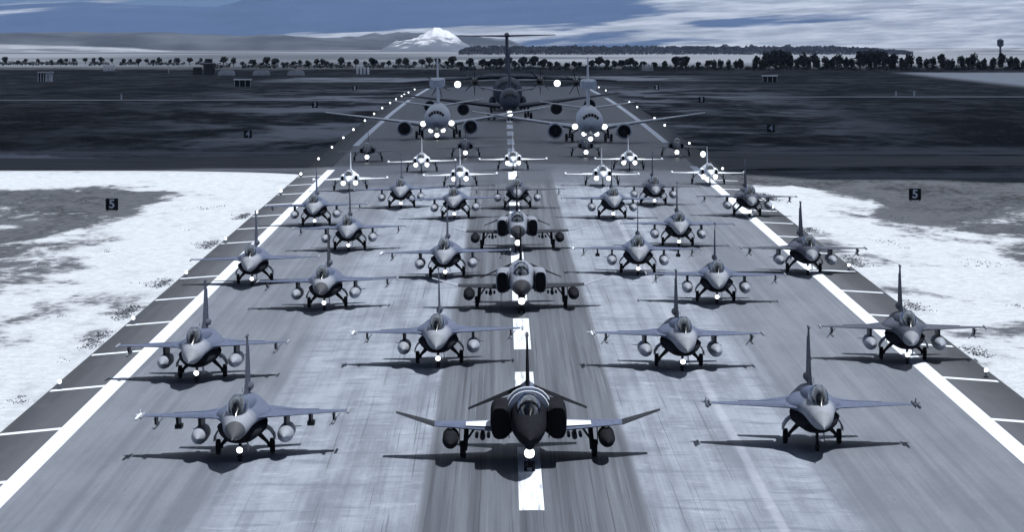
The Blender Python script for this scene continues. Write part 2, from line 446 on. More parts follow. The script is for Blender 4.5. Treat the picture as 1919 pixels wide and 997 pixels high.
for k in range(0, 46):
    y0 = 166.5+k*28.4
    if y0 > 630: break
    yl = 0
    for s0 in (-1, 1):
        x0, x1 = XC+s0*23.5, XC+s0*26.3
        mark('shoulder_stripe', [(x0, y0+2.7), (x0, y0+4.1), (x1, y0+1.4), (x1, y0)])
# perimeter road
strip('perimeter_road', 'road_pale', 0, 0, [1192, 1206], -.02, kind='structure', xs=[-900, -300, -100, -34]).location.z = 0
strip('perimeter_road', 'road_pale', 0, 0, [1212, 1226], -.02, kind='structure', xs=[34, 100, 300, 900])
# ------------------------------------------------------------------ hills and the far wood
def ridge(name, mat, x0, x1, y, depth, prof, seed, nx=90, ny=10, rough=8.0, base=-20, scale=None):
    b = MB(); vs = []; n = nx
    for j in range(ny+1):
        t = j/ny
        for i in range(n+1):
            u = i/n; x = x0+(x1-x0)*u
            h = prof(u)*math.sin(math.pi*min(1, max(0, t)))**.8
            L = scale or abs(x1-x0)/14
            h += (mnoise.fractal(Vector((x/L+seed, t*2.5, seed)), .9, 2.1, 5))*rough*math.sin(math.pi*t)*min(1, h/30+.2)
            vs.append((x, y+depth*t, base+(h-base if t not in (0, 1) else 0)*(1 if 0 < u < 1 else .0)))
    fs = [(j*(n+1)+i, j*(n+1)+i+1, (j+1)*(n+1)+i+1, (j+1)*(n+1)+i) for j in range(ny) for i in range(n)]
    o = link(name, b.add(vs, fs).mesh(name, mat, 0)); o['kind'] = 'structure'
    o.data.polygons.foreach_set('use_smooth', [True]*len(o.data.polygons)); return o
def px(x, d): return (x-942)/FPX*d             # metres off the line of sight for a bearing at distance d
D = 21000.
def range_top(u):
    q = -2600+u*7200                        # bearing along the range
    h = 205+(70 if q > 480 else 70*max(0, (q-360)/120))+12*math.sin(q*.011+1)
    return max(0, h*min(1, u*5, (1-u)*5))
ridge('mountain_range', 'range', px(-2600, D), px(4600, D), D, 4500, range_top, 7.7, nx=200, ny=14, rough=10, scale=900)
D = 13000.
ridge('hills', 'hill_scrub', px(-900, D), px(960, D), D, 3000, lambda u: 66*min(1, (1-u)*2.6)**.7*(.92+.08*math.sin(u*9)), 1.3, rough=9)
D = 15500.
ridge('hills', 'hill_scrub', px(520, D), px(1000, D), D, 3000, lambda u: 62*math.sin(math.pi*u)**.5, 4.1, nx=60, rough=9)
D = 9500.
ridge('hills', 'hill_pale', px(-500, D), px(330, D), D, 2200, lambda u: 22*math.sin(math.pi*u)**.7, 2.7, nx=60, rough=3, base=2)
D = 8500.
ridge('hills', 'hill_pale', px(1610, D), px(2400, D), D, 2000, lambda u: 15*math.sin(math.pi*u)**.6, 6.1, nx=60, rough=4, base=2)
D = 11600.
ridge('snow_mountain', 'snow', px(690, D), px(900, D), D, 1300, lambda u: 58*(max(0, 1-abs((u-.56)/(.54 if u < .56 else .36)))**(.6 if u < .56 else .5)), 3.4, nx=160, ny=20, rough=13, scale=55)

# ------------------------------------------------------------------ the broad cloud overhead that shades the far end of the field
def cloud():
    b = MB(); AL = 620.; off = Vector((SUN.x/SUN.z*AL, SUN.y/SUN.z*AL))
    nx, ny = 70, 90; vt = []; vb = []; x0, x1 = -1400., 1400.; y0, y1 = 480., 3000.
    def dens(gx, gy):
        e = (gy-(648-2.7*max(0, min(27, gx-18))))/120.
        e = min(e, (2700-gy)/300., (1300-abs(gx))/200.)
        return e
    grid = {}
    ysl = [y0+ (y1-y0)*(j/ny)**1.8 for j in range(ny+1)]
    xsl = [math.copysign(abs(2*i/nx-1)**1.8, 2*i/nx-1)*1400 for i in range(nx+1)]
    vs = []; fs = []
    for j, gy in enumerate(ysl):
        for i, gx in enumerate(xsl):
            d = dens(gx, gy)+.16*mnoise.fractal(Vector((gx/160, gy/160, 3)), 1, 2, 4)
            if d > 0:
                th = 110*min(1, d)**.6*(1+.5*mnoise.fractal(Vector((gx/220, gy/220, 8)), 1, 2, 5))
                grid[i, j] = len(vs); vs.append((gx+off.x, gy+off.y, AL+th)); vs.append((gx+off.x, gy+off.y, AL-th*.25))
    for j in range(ny):
        for i in range(nx):
            q = [(i, j), (i+1, j), (i+1, j+1), (i, j+1)]
            if all(k in grid for k in q):
                fs.append(tuple(grid[k] for k in q)); fs.append(tuple(grid[k]+1 for k in reversed(q)))
    me = b.add(vs, fs).mesh('cloud', 'cloud', 0); me.polygons.foreach_set('use_smooth', [True]*len(me.polygons))
    o = link('cloud', me); o['kind'] = 'structure'
cloud()

# ------------------------------------------------------------------ aircraft
# local frame: nose towards -Y, wheels on z = 0, origin under the main gear
Z = (0, 0, 1)
class Kit:
    def __init__(s): s.parts = []
    def add(s, key, name, mb, mat, parent=None, smooth=35): s.parts.append((key, name, mb.mesh(name, mat, smooth), parent))
def lens(kit, key, pos, r, parent=None):
    kit.add(key, 'landing_light', MB().loft([(pos[1]+.16, pos[0], pos[2], r*.55, r*.55, r*.55), (pos[1]+.02, pos[0], pos[2], r*1.08, r*1.08, r*1.08), (pos[1], pos[0], pos[2], r*1.08, r*1.08, r*1.08)], 14), 'metal_dark', parent)
    kit.add(key+'_lens', 'lens', MB().ball((pos[0], pos[1]-.005, pos[2]), r, r*.45, r, 14, 8), 'lamp_lit', key)
def strut_wheel(kit, key, name, tube_pts, wx, wy, r, wd, parent=None, twin=0.0, door=None, matw='rubber'):
    b = MB()
    for a, c, r0 in tube_pts: b.tube(a, c, r0)
    kit.add(key, name, b, 'metal_dark')
    for k, dxw in enumerate((-twin, twin) if twin else (0,)):
        kit.add(key+'w%d' % k, 'wheel', MB().wheel(wx+dxw, wy, r, r, wd), matw, key)
        kit.add(key+'h%d' % k, 'hub', MB().loft([(0, 0, 0, r*.5, r*.5, r*.5), (wd*.62, 0, 0, r*.42, r*.42, r*.42)], 12), 'metal_grey', key)
        me = kit.parts[-1][2]
        me.transform(Matrix.Translation((wx+dxw-wd*.31, wy, r)) @ Matrix.Rotation(R(-90), 4, 'Z'))
    if door: kit.add(key+'d', 'gear_door', door, 'metal_grey', key)

def kit_single_engine():
    k = Kit()
    fz = 1.86
    k.add('fus', 'fuselage', MB().loft([
        (-7.30, 0, 1.65, .46, .43, .41), (-6.7, 0, 1.73, .55, .53, .45), (-6.0, 0, 1.79, .62, .60, .44), (-5.2, 0, 1.82, .68, .64, .36),
        (-4.3, 0, 1.84, .78, .62, .28), (-3.4, 0, 1.86, .95, .54, .24, 1.9), (-2.2, 0, fz, 1.18, .48, .26, 1.8), (-.6, 0, fz, 1.24, .46, .42, 1.8), (1.2, 0, fz, 1.15, .46, .5, 1.9),
        (2.9, 0, fz, .92, .52, .6, 2.0), (4.0, 0, fz, .70, .58, .62), (4.7, 0, fz, .60, .56, .56)], 28), 'jet_two_tone')
    k.add('noz', 'exhaust_nozzle', MB().loft([(4.7, 0, fz, .55, .55, .55), (5.3, 0, fz, .46, .46, .46)], 20), 'metal_dark')
    k.add('rad', 'radome', MB().loft([(-9.15, 0, 1.47, .015, .015, .015), (-8.9, 0, 1.49, .075, .075, .07), (-8.5, 0, 1.52, .175, .17, .16), (-8.0, 0, 1.57, .295, .28, .265), (-7.6, 0, 1.615, .39, .365, .35), (-7.3, 0, 1.65, .46, .43, .41)], 24), 'radome_light')
    k.add('pit', 'pitot_probe', MB().tube((0, -9.12, 1.47), (0, -9.75, 1.45), .025, .012), 'metal_grey')
    k.add('cok', 'cockpit_tub', MB().loft([(-6.4, 0, 2.25, .10, .12, .2), (-5.7, 0, 2.28, .36, .22, .3), (-4.2, 0, 2.32, .38, .26, .3), (-3.6, 0, 2.4, .2, .2, .2)], 14), 'seat_dark')
    k.add('seat', 'ejection_seat', MB().box(-.24, .24, -4.75, -4.5, 2.3, 2.95).box(-.17, .17, -4.85, -4.48, 2.85, 3.02), 'seat_dark', 'cok')
    k.add('hel', 'pilot_helmet', MB().ball((0, -5.0, 2.80), .14, .16, .16), 'helmet', 'cok')
    k.add('can', 'canopy', MB().loft([(-6.75, 0, 2.22, .05, .04, .05), (-6.35, 0, 2.30, .27, .23, .12), (-5.8, 0, 2.36, .40, .44, .15), (-5.1, 0, 2.42, .46, .60, .2), (-4.4, 0, 2.45, .46, .60, .2), (-3.7, 0, 2.48, .42, .46, .2), (-3.1, 0, 2.50, .34, .30, .2), (-2.4, 0, 2.50, .2, .2, .2)], 24), 'canopy_glass')
    k.add('caf', 'canopy_frame', MB().loft([(-4.06, 0, 2.465, .452, .545, .2), (-3.94, 0, 2.47, .445, .525, .2)], 24, False), 'jet_dark_grey', 'can')
    k.add('spi', 'dorsal_spine', MB().loft([(-4.4, 0, 2.15, .42, .40, .4), (-3.4, 0, 2.2, .50, .60, .4), (-2.2, 0, 2.2, .54, .60, .4), (-.5, 0, 2.2, .55, .50, .4), (1.5, 0, 2.15, .52, .42, .4), (3.2, 0, 2.1, .42, .40, .4), (4.4, 0, 2.05, .3, .3, .3)], 18), 'jet_two_tone')
    # chin intake, widened and coloured near black to carry the belly shade
    k.add('int', 'air_intake', MB().loft([(-4.55, 0, 1.16, .56, .22, .30, 2.4), (-4.3, 0, 1.19, .70, .44, .35, 2.2), (-3.5, 0, 1.32, .95, .48, .50, 1.8), (-2.0, 0, 1.42, 1.12, .42, .62, 1.7), (1.0, 0, 1.40, 1.0, .42, .48, 2.0), (3.4, 0, 1.5, .6, .4, .3, 2.4)], 24), 'belly_shade')
    k.add('inm', 'intake_mouth', MB().loft([(-4.57, 0, 1.16, .51, .18, .25, 2.4), (-4.5, 0, 1.16, .51, .18, .25, 2.4)], 24), 'intake_black', 'int')
    for s in (-1, 1):
        q = 'L' if s < 0 else 'R'
        k.add('stk'+q, 'wing_strake', MB().slab([((s*.50, -5.35, 1.98), (s*.45, 1.4, 1.98), .10, Z), ((s*.86, -3.9, 1.93), (s*.86, 1.5, 1.9), .16, Z), ((s*1.35, -2.5, 1.87), (s*1.35, 1.6, 1.86), .16, Z)]), 'jet_blue_grey')
        k.add('win'+q, 'wing', MB().slab([((s*1.0, -2.62, 1.86), (s*1.0, 1.62, 1.85), .24, Z), ((s*1.9, -1.86, 1.83), (s*1.9, 1.60, 1.82), .17, Z), ((s*4.55, .36, 1.78), (s*4.55, 1.48, 1.78), .07, Z)]), 'jet_blue_grey')
        k.add('fla'+q, 'flaperon', MB().slab([((s*1.15, 1.64, 1.85), (s*1.15, 2.3, 1.80), .07, Z), ((s*3.3, 1.58, 1.81), (s*3.3, 2.0, 1.77), .05, Z)]), 'jet_blue_grey', 'win'+q)
        k.add('rail'+q, 'tip_rail', MB().loft([(-.55, s*4.66, 1.78, .03, .03, .03), (-.2, s*4.66, 1.78, .06, .075, .075), (1.7, s*4.66, 1.78, .06, .075, .075), (2.2, s*4.66, 1.78, .02, .05, .05)], 10), 'jet_light_grey', 'win'+q)
        k.add('tpod'+q, 'tip_missile', MB().loft([(-1.35, s*4.80, 1.78, .01, .01, .01), (-1.2, s*4.80, 1.78, .07, .07, .07), (1.6, s*4.80, 1.78, .075, .075, .075), (1.62, s*4.80, 1.78, .04, .04, .04)], 10)
              .box(s*4.80-.2, s*4.80+.2, 1.15, 1.55, 1.77, 1.79).box(s*4.80-.01, s*4.80+.01, 1.15, 1.55, 1.56, 2.0), 'paint_white', 'win'+q)
        k.add('opy'+q, 'pylon', MB().prism([(s*3.97, -.35, 1.75), (s*3.97, 1.2, 1.75), (s*3.97, 1.0, 1.45), (s*3.97, -.1, 1.45)], (s*.08, 0, 0)), 'metal_dark', 'win'+q)
        k.add('oms'+q, 'missile', MB().loft([(-1.2, s*4.01, 1.36, .01, .01, .01), (-1.0, s*4.01, 1.36, .075, .075, .075), (1.5, s*4.01, 1.36, .08, .08, .08), (1.55, s*4.01, 1.36, .04, .04, .04)], 10)
              .prism([(s*4.01-.25, 1.1, 1.11), (s*4.01-.23, 1.1, 1.09), (s*4.01+.25, 1.1, 1.61), (s*4.01+.23, 1.1, 1.63)], (0, .4, 0)), 'metal_grey', 'win'+q)
        k.add('mpy'+q, 'pylon', MB().prism([(s*2.92, -.9, 1.77), (s*2.92, 1.2, 1.77), (s*2.92, 1.0, 1.38), (s*2.92, -.5, 1.32)], (s*.12, 0, 0)).box(s*2.98-.16, s*2.98+.16, -.3, .9, 1.22, 1.40), 'metal_dark', 'win'+q)
        k.add('tpy'+q, 'tank_pylon', MB().prism([(s*1.85, -1.75, 1.78), (s*1.85, 1.5, 1.78), (s*1.85, 1.2, 1.30), (s*1.85, -1.7, 1.30)], (s*.13, 0, 0)), 'metal_dark', 'win'+q)
        tx = s*1.92; tz = 1.02
        k.add('tank'+q, 'drop_tank', MB().loft([(-3.75, tx, tz, .02, .02, .02), (-3.6, tx, tz, .11, .11, .11), (-3.1, tx, tz, .25, .25, .25), (-2.4, tx, tz, .345, .345, .345), (-1.5, tx, tz, .37, .37, .37), (.4, tx, tz, .36, .36, .36), (1.6, tx, tz+.03, .24, .24, .24), (2.4, tx, tz+.06, .04, .04, .04)], 18), 'tank_grey')
        k.add('tfin'+q, 'tank_fin', MB().slab([((tx+s*.2, 1.35, tz+.03), (tx+s*.2, 2.0, tz+.03), .04, Z), ((tx+s*.55, 1.7, tz+.03), (tx+s*.55, 2.05, tz+.03), .03, Z)]), 'metal_dark', 'tank'+q)
        k.add('stab'+q, 'tailplane', MB().slab([((s*.72, 2.75, 1.82), (s*.72, 4.9, 1.82), .12, Z), ((s*2.78, 4.15, 1.50), (s*2.78, 5.05, 1.50), .05, Z)]), 'jet_blue_grey')
        k.add('ven'+q, 'ventral_fin', MB().slab([((s*.55, 2.2, 1.35), (s*.55, 3.5, 1.35), .06, (1, 0, 0)), ((s*.78, 2.5, .82), (s*.78, 3.4, .82), .04, (1, 0, 0))]), 'jet_blue_grey')
        strut_wheel(k, 'mg'+q, 'main_gear', [((s*.55, -.25, 1.1), (s*1.12, 0, .36), .08), ((s*.40, .45, .95), (s*1.10, .02, .40), .055), ((s*.62, -1.0, 1.05), (s*1.08, -.05, .45), .05), ((s*1.0, 0, .35), (s*1.2, 0, .35), .07)], s*1.22, 0, .35, .22,
                    door=MB().prism([(s*.98, -.9, 1.3), (s*1.22, -.92, 1.12), (s*1.36, -.9, .88), (s*1.38, -.85, .66), (s*1.33, -.85, .66), (s*1.30, -.9, .86), (s*1.17, -.92, 1.07), (s*.96, -.9, 1.24)], (0, 1.3, 0)))
    k.add('fin', 'tail_fin', MB().slab([((0, -.1, 2.62), (0, 4.7, 2.4), .14, (1, 0, 0)), ((0, 1.05, 2.95), (0, 4.6, 2.9), .09, (1, 0, 0)), ((0, 3.05, 5.05), (0, 4.55, 5.05), .035, (1, 0, 0))]), 'jet_dark_grey')
    k.add('rud', 'rudder', MB().slab([((0, 4.62, 2.92), (0, 5.15, 2.9), .08, (1, 0, 0)), ((0, 4.57, 4.6), (0, 4.98, 4.6), .05, (1, 0, 0))]), 'jet_blue_grey', 'fin')
    k.add('chu', 'brake_chute_housing', MB().loft([(2.6, 0, 2.78, .05, .05, .05), (3.1, 0, 2.75, .17, .2, .2), (4.9, 0, 2.72, .18, .2, .2), (5.5, 0, 2.72, .14, .15, .15)], 14), 'jet_dark_grey', 'fin')
    k.add('ant', 'fin_cap', MB().loft([(2.9, 0, 5.08, .02, .02, .02), (3.1, 0, 5.08, .055, .06, .06), (4.4, 0, 5.08, .05, .06, .06), (4.7, 0, 5.08, .02, .02, .02)], 10), 'jet_dark_grey', 'fin')
    strut_wheel(k, 'ng', 'nose_gear', [((0, -3.7, 1.0), (0, -4.0, .25), .07), ((0, -3.0, .95), (0, -3.9, .45), .04), ((-.13, -4.0, .23), (.13, -4.0, .23), .04)], 0, -4.0, .23, .16,
                door=MB().prism([(.30, -4.1, .86), (.30, -3.1, .86), (.33, -3.2, .45), (.33, -3.95, .45)], (.02, 0, 0)))
    lens(k, 'lamp', (0, -4.35, .55), .135)
    k.add('lmb', 'lamp_bracket', MB().box(-.05, .05, -4.22, -3.88, .5, .62), 'metal_dark', 'lamp')
    k.add('ant2', 'blade_antenna', MB().slab([((0, -1.2, 2.86), (0, -.85, 2.86), .03, (1, 0, 0)), ((0, -1.0, 3.1), (0, -.85, 3.1), .02, (1, 0, 0))]), 'jet_dark_grey')
    return k

def kit_phantom():
    k = Kit()
    z0 = 1.95
    k.add('rad', 'radome', MB().loft([(-11.4, 0, 1.72, .02, .02, .02), (-11.1, 0, 1.72, .14, .13, .14), (-10.5, 0, 1.74, .32, .28, .32), (-9.7, 0, 1.78, .48, .42, .46), (-9.0, 0, 1.82, .58, .5, .54)], 22), 'radome_black')
    k.add('chin', 'gun_fairing', MB().loft([(-10.6, 0, 1.42, .06, .08, .08), (-10.0, 0, 1.36, .18, .2, .18), (-8.0, 0, 1.32, .26, .25, .22), (-6.8, 0, 1.34, .1, .1, .1)], 14), 'phantom_dark')
    k.add('fus', 'fuselage', MB().loft([(-9.0, 0, 1.82, .58, .5, .54), (-8.0, 0, 1.88, .66, .6, .6), (-7.0, 0, 1.92, .72, .78, .66, 2.2), (-5.6, 0, z0, .78, .92, .72, 2.3), (-3.5, 0, z0, .86, 1.0, .8, 2.3), (-1.0, 0, z0, 1.0, 1.02, .85, 2.3), (1.5, 0, z0, 1.0, .95, .8, 2.3), (4.0, 0, 2.1, .8, .8, .55, 2.1), (6.0, 0, 2.3, .5, .58, .35), (7.4, 0, 2.42, .2, .35, .2)], 26), 'phantom_grey')
    k.add('spi', 'dorsal_spine', MB().loft([(-4.6, 0, 2.8, .42, .30, .3), (-3.0, 0, 2.8, .5, .30, .3), (0, 0, 2.75, .52, .28, .3), (3., 0, 2.7, .42, .25, .3), (6, 0, 2.75, .2, .2, .2)], 18), 'phantom_grey')
    for nm, y in (('b1', -4.05), ('b2', -1.9)):  # sun glints on the spine, painted as white arches
        k.add(nm, 'spine_glint', MB().loft([(y, 0, 2.03, .95 if y < -3 else 1.03, 1.20, .2, 2.3), (y+.6, 0, 2.03, .97 if y < -3 else 1.05, 1.18, .2, 2.3)], 26), 'paint_white', 'spi')
    k.add('cok', 'cockpit_tub', MB().loft([(-8.0, 0, 2.38, .08, .08, .2), (-7.3, 0, 2.45, .38, .2, .3), (-5.0, 0, 2.62, .42, .24, .3), (-4.6, 0, 2.65, .3, .2, .3)], 14), 'seat_dark')
    for i, (yy, zz) in enumerate(((-6.35, 2.95), (-5.05, 3.1))):
        k.add('st%d' % i, 'ejection_seat', MB().box(-.24, .24, yy+.1, yy+.32, zz-.5, zz+.12), 'seat_dark', 'cok')
        k.add('he%d' % i, 'pilot_helmet', MB().ball((0, yy-.1, zz-.02), .14, .15, .16), 'helmet', 'cok')
    k.add('can', 'canopy', MB().loft([(-8.15, 0, 2.32, .06, .05, .1), (-7.55, 0, 2.42, .36, .30, .2), (-7.0, 0, 2.5, .46, .52, .2), (-6.2, 0, 2.56, .52, .64, .2), (-5.2, 0, 2.62, .52, .66, .2), (-4.5, 0, 2.68, .46, .5, .2), (-4.0, 0, 2.72, .36, .36, .2)], 22), 'canopy_glass')
    k.add('cf0', 'canopy_frame', MB().loft([(-7.08, 0, 2.49, .465, .525, .2), (-6.9, 0, 2.51, .485, .56, .2)], 22, False), 'phantom_dark', 'can')
    k.add('cf1', 'canopy_frame', MB().loft([(-5.85, 0, 2.585, .53, .665, .2), (-5.6, 0, 2.6, .53, .67, .2)], 22, False), 'phantom_dark', 'can')
    for s in (-1, 1):
        q = 'L' if s < 0 else 'R'
        k.add('int'+q, 'air_intake', MB().loft([(-5.3, s*1.24, 1.93, .36, .66, .68, 3.2), (-4.4, s*1.22, 1.93, .42, .72, .72, 3.2), (-2.5, s*1.15, 1.92, .52, .78, .74, 3), (0, s*1.05, 1.9, .62, .75, .72, 3), (2.6, s*.78, 1.8, .62, .6, .62, 2.4), (4.2, s*.62, 1.72, .50, .5, .5)], 22), 'phantom_grey')
        k.add('inm'+q, 'intake_mouth', MB().loft([(-5.32, s*1.24, 1.93, .33, .63, .65, 3.2), (-5.25, s*1.24, 1.93, .33, .63, .65, 3.2)], 22), 'intake_black', 'int'+q)
        k.add('ramp'+q, 'splitter_plate', MB().prism([(s*.84, -5.9, 2.5), (s*.84, -5.9, 1.35), (s*.84, -4.4, 1.25), (s*.84, -4.4, 2.6)], (s*.04, 0, 0)), 'phantom_dark', 'int'+q)
        k.add('noz'+q, 'exhaust_nozzle', MB().loft([(4.2, s*.62, 1.72, .47, .47, .47), (4.9, s*.62, 1.70, .42, .42, .42)], 18), 'metal_dark')
        k.add('win'+q, 'wing', MB().slab([((s*1.0, -3.3, 1.42), (s*1.0, 3.0, 1.40), .30, Z), ((s*4.15, .05, 1.42), (s*4.15, 2.55, 1.42), .15, Z)]), 'phantom_grey')
        k.add('wro'+q, 'wing_root_glint', MB().slab([((s*1.55, -2.35, 1.56), (s*1.55, .6, 1.59), .04, Z), ((s*2.75, -1.2, 1.52), (s*2.75, .6, 1.54), .04, Z)]), 'paint_white', 'win'+q)  # sunlit gleam on the wing root, painted as a white patch
        k.add('owi'+q, 'outer_wing', MB().slab([((s*4.15, -.15, 1.42), (s*4.15, 2.55, 1.42), .16, Z), ((s*5.87, 1.75, 1.86), (s*5.87, 2.85, 1.86), .06, Z)]), 'phantom_grey', 'win'+q)
        k.add('stab'+q, 'tailplane', MB().slab([((s*.35, 4.7, 2.62), (s*.35, 7.5, 2.62), .16, Z), ((s*2.7, 6.55, 1.60), (s*2.7, 7.75, 1.60), .06, Z)]), 'phantom_dark')
        tx, tz = s*3.42, .95
        k.add('tpy'+q, 'tank_pylon', MB().prism([(tx-.06, -1.2, 1.38), (tx-.06, 1.6, 1.38), (tx-.06, 1.3, 1.2), (tx-.06, -1.0, 1.2)], (.12, 0, 0)), 'metal_dark', 'win'+q)
        k.add('tank'+q, 'drop_tank', MB().loft([(-4.2, tx, tz, .02, .02, .02), (-3.9, tx, tz, .14, .14, .14), (-3.0, tx, tz, .30, .30, .30), (-2.0, tx, tz, .36, .36, .36), (.5, tx, tz, .36, .36, .36), (1.9, tx, tz+.03, .22, .22, .22), (2.7, tx, tz+.06, .03, .03, .03)], 18), 'phantom_dark')
        px_ = s*2.02
        k.add('ipy'+q, 'weapon_rack', MB().prism([(px_-.06, -1.5, 1.36), (px_-.06, 1.0, 1.36), (px_-.06, .8, 1.05), (px_-.06, -1.2, 1.05)], (.12, 0, 0)).tube((px_, -1.3, .98), (px_, .9, .98), .12).tube((px_-.26, -1.2, 1.02), (px_-.26, .7, 1.02), .08).tube((px_+.26, -1.2, 1.02), (px_+.26, .7, 1.02), .08), 'metal_dark', 'win'+q)
        strut_wheel(k, 'mg'+q, 'main_gear', [((s*2.72, .1, 1.4), (s*2.80, 0, .4), .11), ((s*2.3, .3, 1.38), (s*2.78, 0, .7), .05), ((s*2.7, 0, .38), (s*2.9, 0, .38), .07)], s*2.9, 0, .38, .26,
                    door=MB().prism([(s*3.0, -.6, 1.36), (s*3.0, .5, 1.36), (s*3.03, .45, .55), (s*3.03, -.45, .55)], (s*.04, 0, 0)))
        k.add('gd'+q, 'belly_door', MB().prism([(s*1.2, -1.2, 1.3), (s*1.2, .6, 1.3), (s*1.26, .5, .85), (s*1.26, -1.0, .85)], (s*.03, 0, 0)), 'phantom_grey')
    k.add('fin', 'tail_fin', MB().slab([((0, 1.8, 2.9), (0, 6.9, 2.75), .2, (1, 0, 0)), ((0, 5.2, 5.0), (0, 7.0, 5.0), .08, (1, 0, 0))]), 'phantom_dark')
    k.add('ant', 'fin_cap', MB().loft([(4.9, 0, 5.02, .03, .03, .03), (5.3, 0, 5.02, .08, .08, .08), (6.8, 0, 5.02, .07, .07, .07), (7.1, 0, 5.02, .02, .02, .02)], 10), 'metal_dark', 'fin')
    strut_wheel(k, 'ng', 'nose_gear', [((0, -7.0, 1.3), (0, -7.2, .3), .09), ((0, -6.2, 1.25), (0, -7.1, .6), .05), ((-.22, -7.2, .24), (.22, -7.2, .24), .05)], 0, -7.2, .24, .14, twin=.17,
                door=MB().prism([(-.22, -7.5, 1.2), (.22, -7.5, 1.2), (.20, -7.42, .62), (-.20, -7.42, .62)], (0, .03, 0)))
    lens(k, 'lamp', (0, -7.68, .86), .22)
    k.add('lmb', 'lamp_bracket', MB().box(-.05, .05, -7.55, -7.0, .8, .92), 'metal_dark', 'lamp')
    return k

def kit_light_jet(white):
    k = Kit()
    body = 'paint_white' if white else 'jet_dark_grey'; wing = 'paint_white' if white else 'jet_light_grey'
    zc = 1.45
    k.add('rad', 'nose_cone', MB().loft([(-8.6, 0, 1.28, .02, .02, .02), (-8.2, 0, 1.29, .12, .11, .11), (-7.3, 0, 1.33, .29, .26, .26), (-6.4, 0, 1.37, .40, .37, .36)], 20), body)
    k.add('pit', 'pitot_probe', MB().tube((0, -8.58, 1.28), (0, -9.3, 1.27), .025, .012), 'metal_grey')
    k.add('fus', 'fuselage', MB().loft([(-6.4, 0, 1.37, .40, .37, .36), (-5.2, 0, 1.42, .48, .5, .44), (-4.0, 0, zc, .52, .66, .52), (-2.0, 0, zc, .66, .78, .58, 2.2), (0, 0, zc, .74, .74, .6, 2.3), (2.5, 0, zc, .68, .62, .55, 2.3), (4.4, 0, zc, .55, .5, .45, 2.2)], 22), body)
    k.add('spi', 'dorsal_spine', MB().loft([(-3.2, 0, 2.05, .34, .34, .3), (-1.5, 0, 2.05, .4, .32, .3), (2, 0, 1.98, .3, .25, .3), (4.2, 0, 1.9, .15, .15, .2)], 16), body)
    k.add('cok', 'cockpit_tub', MB().loft([(-6.0, 0, 1.72, .1, .1, .2), (-5.2, 0, 1.8, .3, .16, .2), (-3.4, 0, 2.0, .32, .2, .3)], 12), 'seat_dark')
    k.add('hel', 'pilot_helmet', MB().ball((0, -4.6, 2.22), .14, .15, .16), 'helmet', 'cok')
    k.add('can', 'canopy', MB().loft([(-6.2, 0, 1.66, .05, .05, .05), (-5.7, 0, 1.74, .28, .24, .1), (-5.0, 0, 1.82, .38, .5, .2), (-4.2, 0, 1.92, .42, .56, .2), (-3.3, 0, 2.0, .38, .42, .2), (-2.7, 0, 2.05, .3, .3, .2)], 18), 'canopy_glass')
    k.add('caf', 'canopy_frame', MB().loft([(-5.15, 0, 1.8, .37, .485, .2), (-4.98, 0, 1.825, .39, .52, .2)], 18, False), body, 'can')
    k.add('fin', 'tail_fin', MB().slab([((0, 1.6, 2.2), (0, 4.6, 2.0), .14, (1, 0, 0)), ((0, 3.4, 4.0), (0, 4.7, 4.0), .05, (1, 0, 0))]), body)
    for s in (-1, 1):
        q = 'L' if s < 0 else 'R'
        k.add('int'+q, 'air_intake', MB().loft([(-3.3, s*.74, 1.42, .17, .30, .30, 2.6), (-2.4, s*.76, 1.42, .24, .36, .34, 2.6), (0, s*.66, 1.4, .34, .42, .4, 2.4), (3.5, s*.4, 1.4, .36, .38, .36)], 16), body)
        k.add('inm'+q, 'intake_mouth', MB().loft([(-3.32, s*.74, 1.42, .145, .27, .27, 2.6), (-3.25, s*.74, 1.42, .145, .27, .27, 2.6)], 16), 'intake_black', 'int'+q)
        k.add('noz'+q, 'exhaust_nozzle', MB().loft([(4.4, s*.3, 1.42, .27, .27, .27), (5.1, s*.3, 1.42, .24, .24, .24)], 14), 'metal_dark')
        k.add('win'+q, 'wing', MB().slab([((s*.7, -1.7, 1.22), (s*.7, 1.7, 1.22), .17, Z), ((s*3.85, .35, 1.22), (s*3.85, 1.35, 1.22), .06, Z)]), wing)
        if white: k.add('tip'+q, 'tip_pod', MB().loft([(-1.2, s*3.97, 1.24, .02, .02, .02), (-.8, s*3.97, 1.24, .14, .17, .17), (1.2, s*3.97, 1.24, .14, .17, .17), (1.9, s*3.97, 1.24, .03, .03, .03)], 14), 'paint_white', 'win'+q)
        k.add('stab'+q, 'tailplane', MB().slab([((s*.5, 3.1, 1.25), (s*.5, 4.8, 1.25), .1, Z), ((s*2.1, 4.1, 1.15), (s*2.1, 4.9, 1.15), .04, Z)]), wing)
        strut_wheel(k, 'mg'+q, 'main_gear', [((s*1.62, 0, 1.2), (s*1.70, 0, .3), .07), ((s*1.2, .2, 1.18), (s*1.68, 0, .6), .04), ((s*1.6, 0, .28), (s*1.8, 0, .28), .05)], s*1.78, 0, .29, .18,
                    door=MB().prism([(s*1.86, -.35, 1.16), (s*1.86, .35, 1.16), (s*1.9, .3, .5), (s*1.9, -.3, .5)], (s*.03, 0, 0)))
        if white: lens(k, 'lamp'+q, (s*.66, -3.35, .92), .25); k.add('lb'+q, 'lamp_bracket', MB().box(s*.66-.05, s*.66+.05, -3.25, -2.9, .9, 1.25), 'metal_dark', 'lamp'+q)
    strut_wheel(k, 'ng', 'nose_gear', [((0, -4.6, 1.05), (0, -4.8, .28), .06), ((-.1, -4.8, .24), (.1, -4.8, .24), .04)], 0, -4.8, .24, .14,
                door=MB().prism([(.2, -5.1, .95), (.2, -4.3, .95), (.22, -4.4, .5), (.22, -5.0, .5)], (.02, 0, 0)))
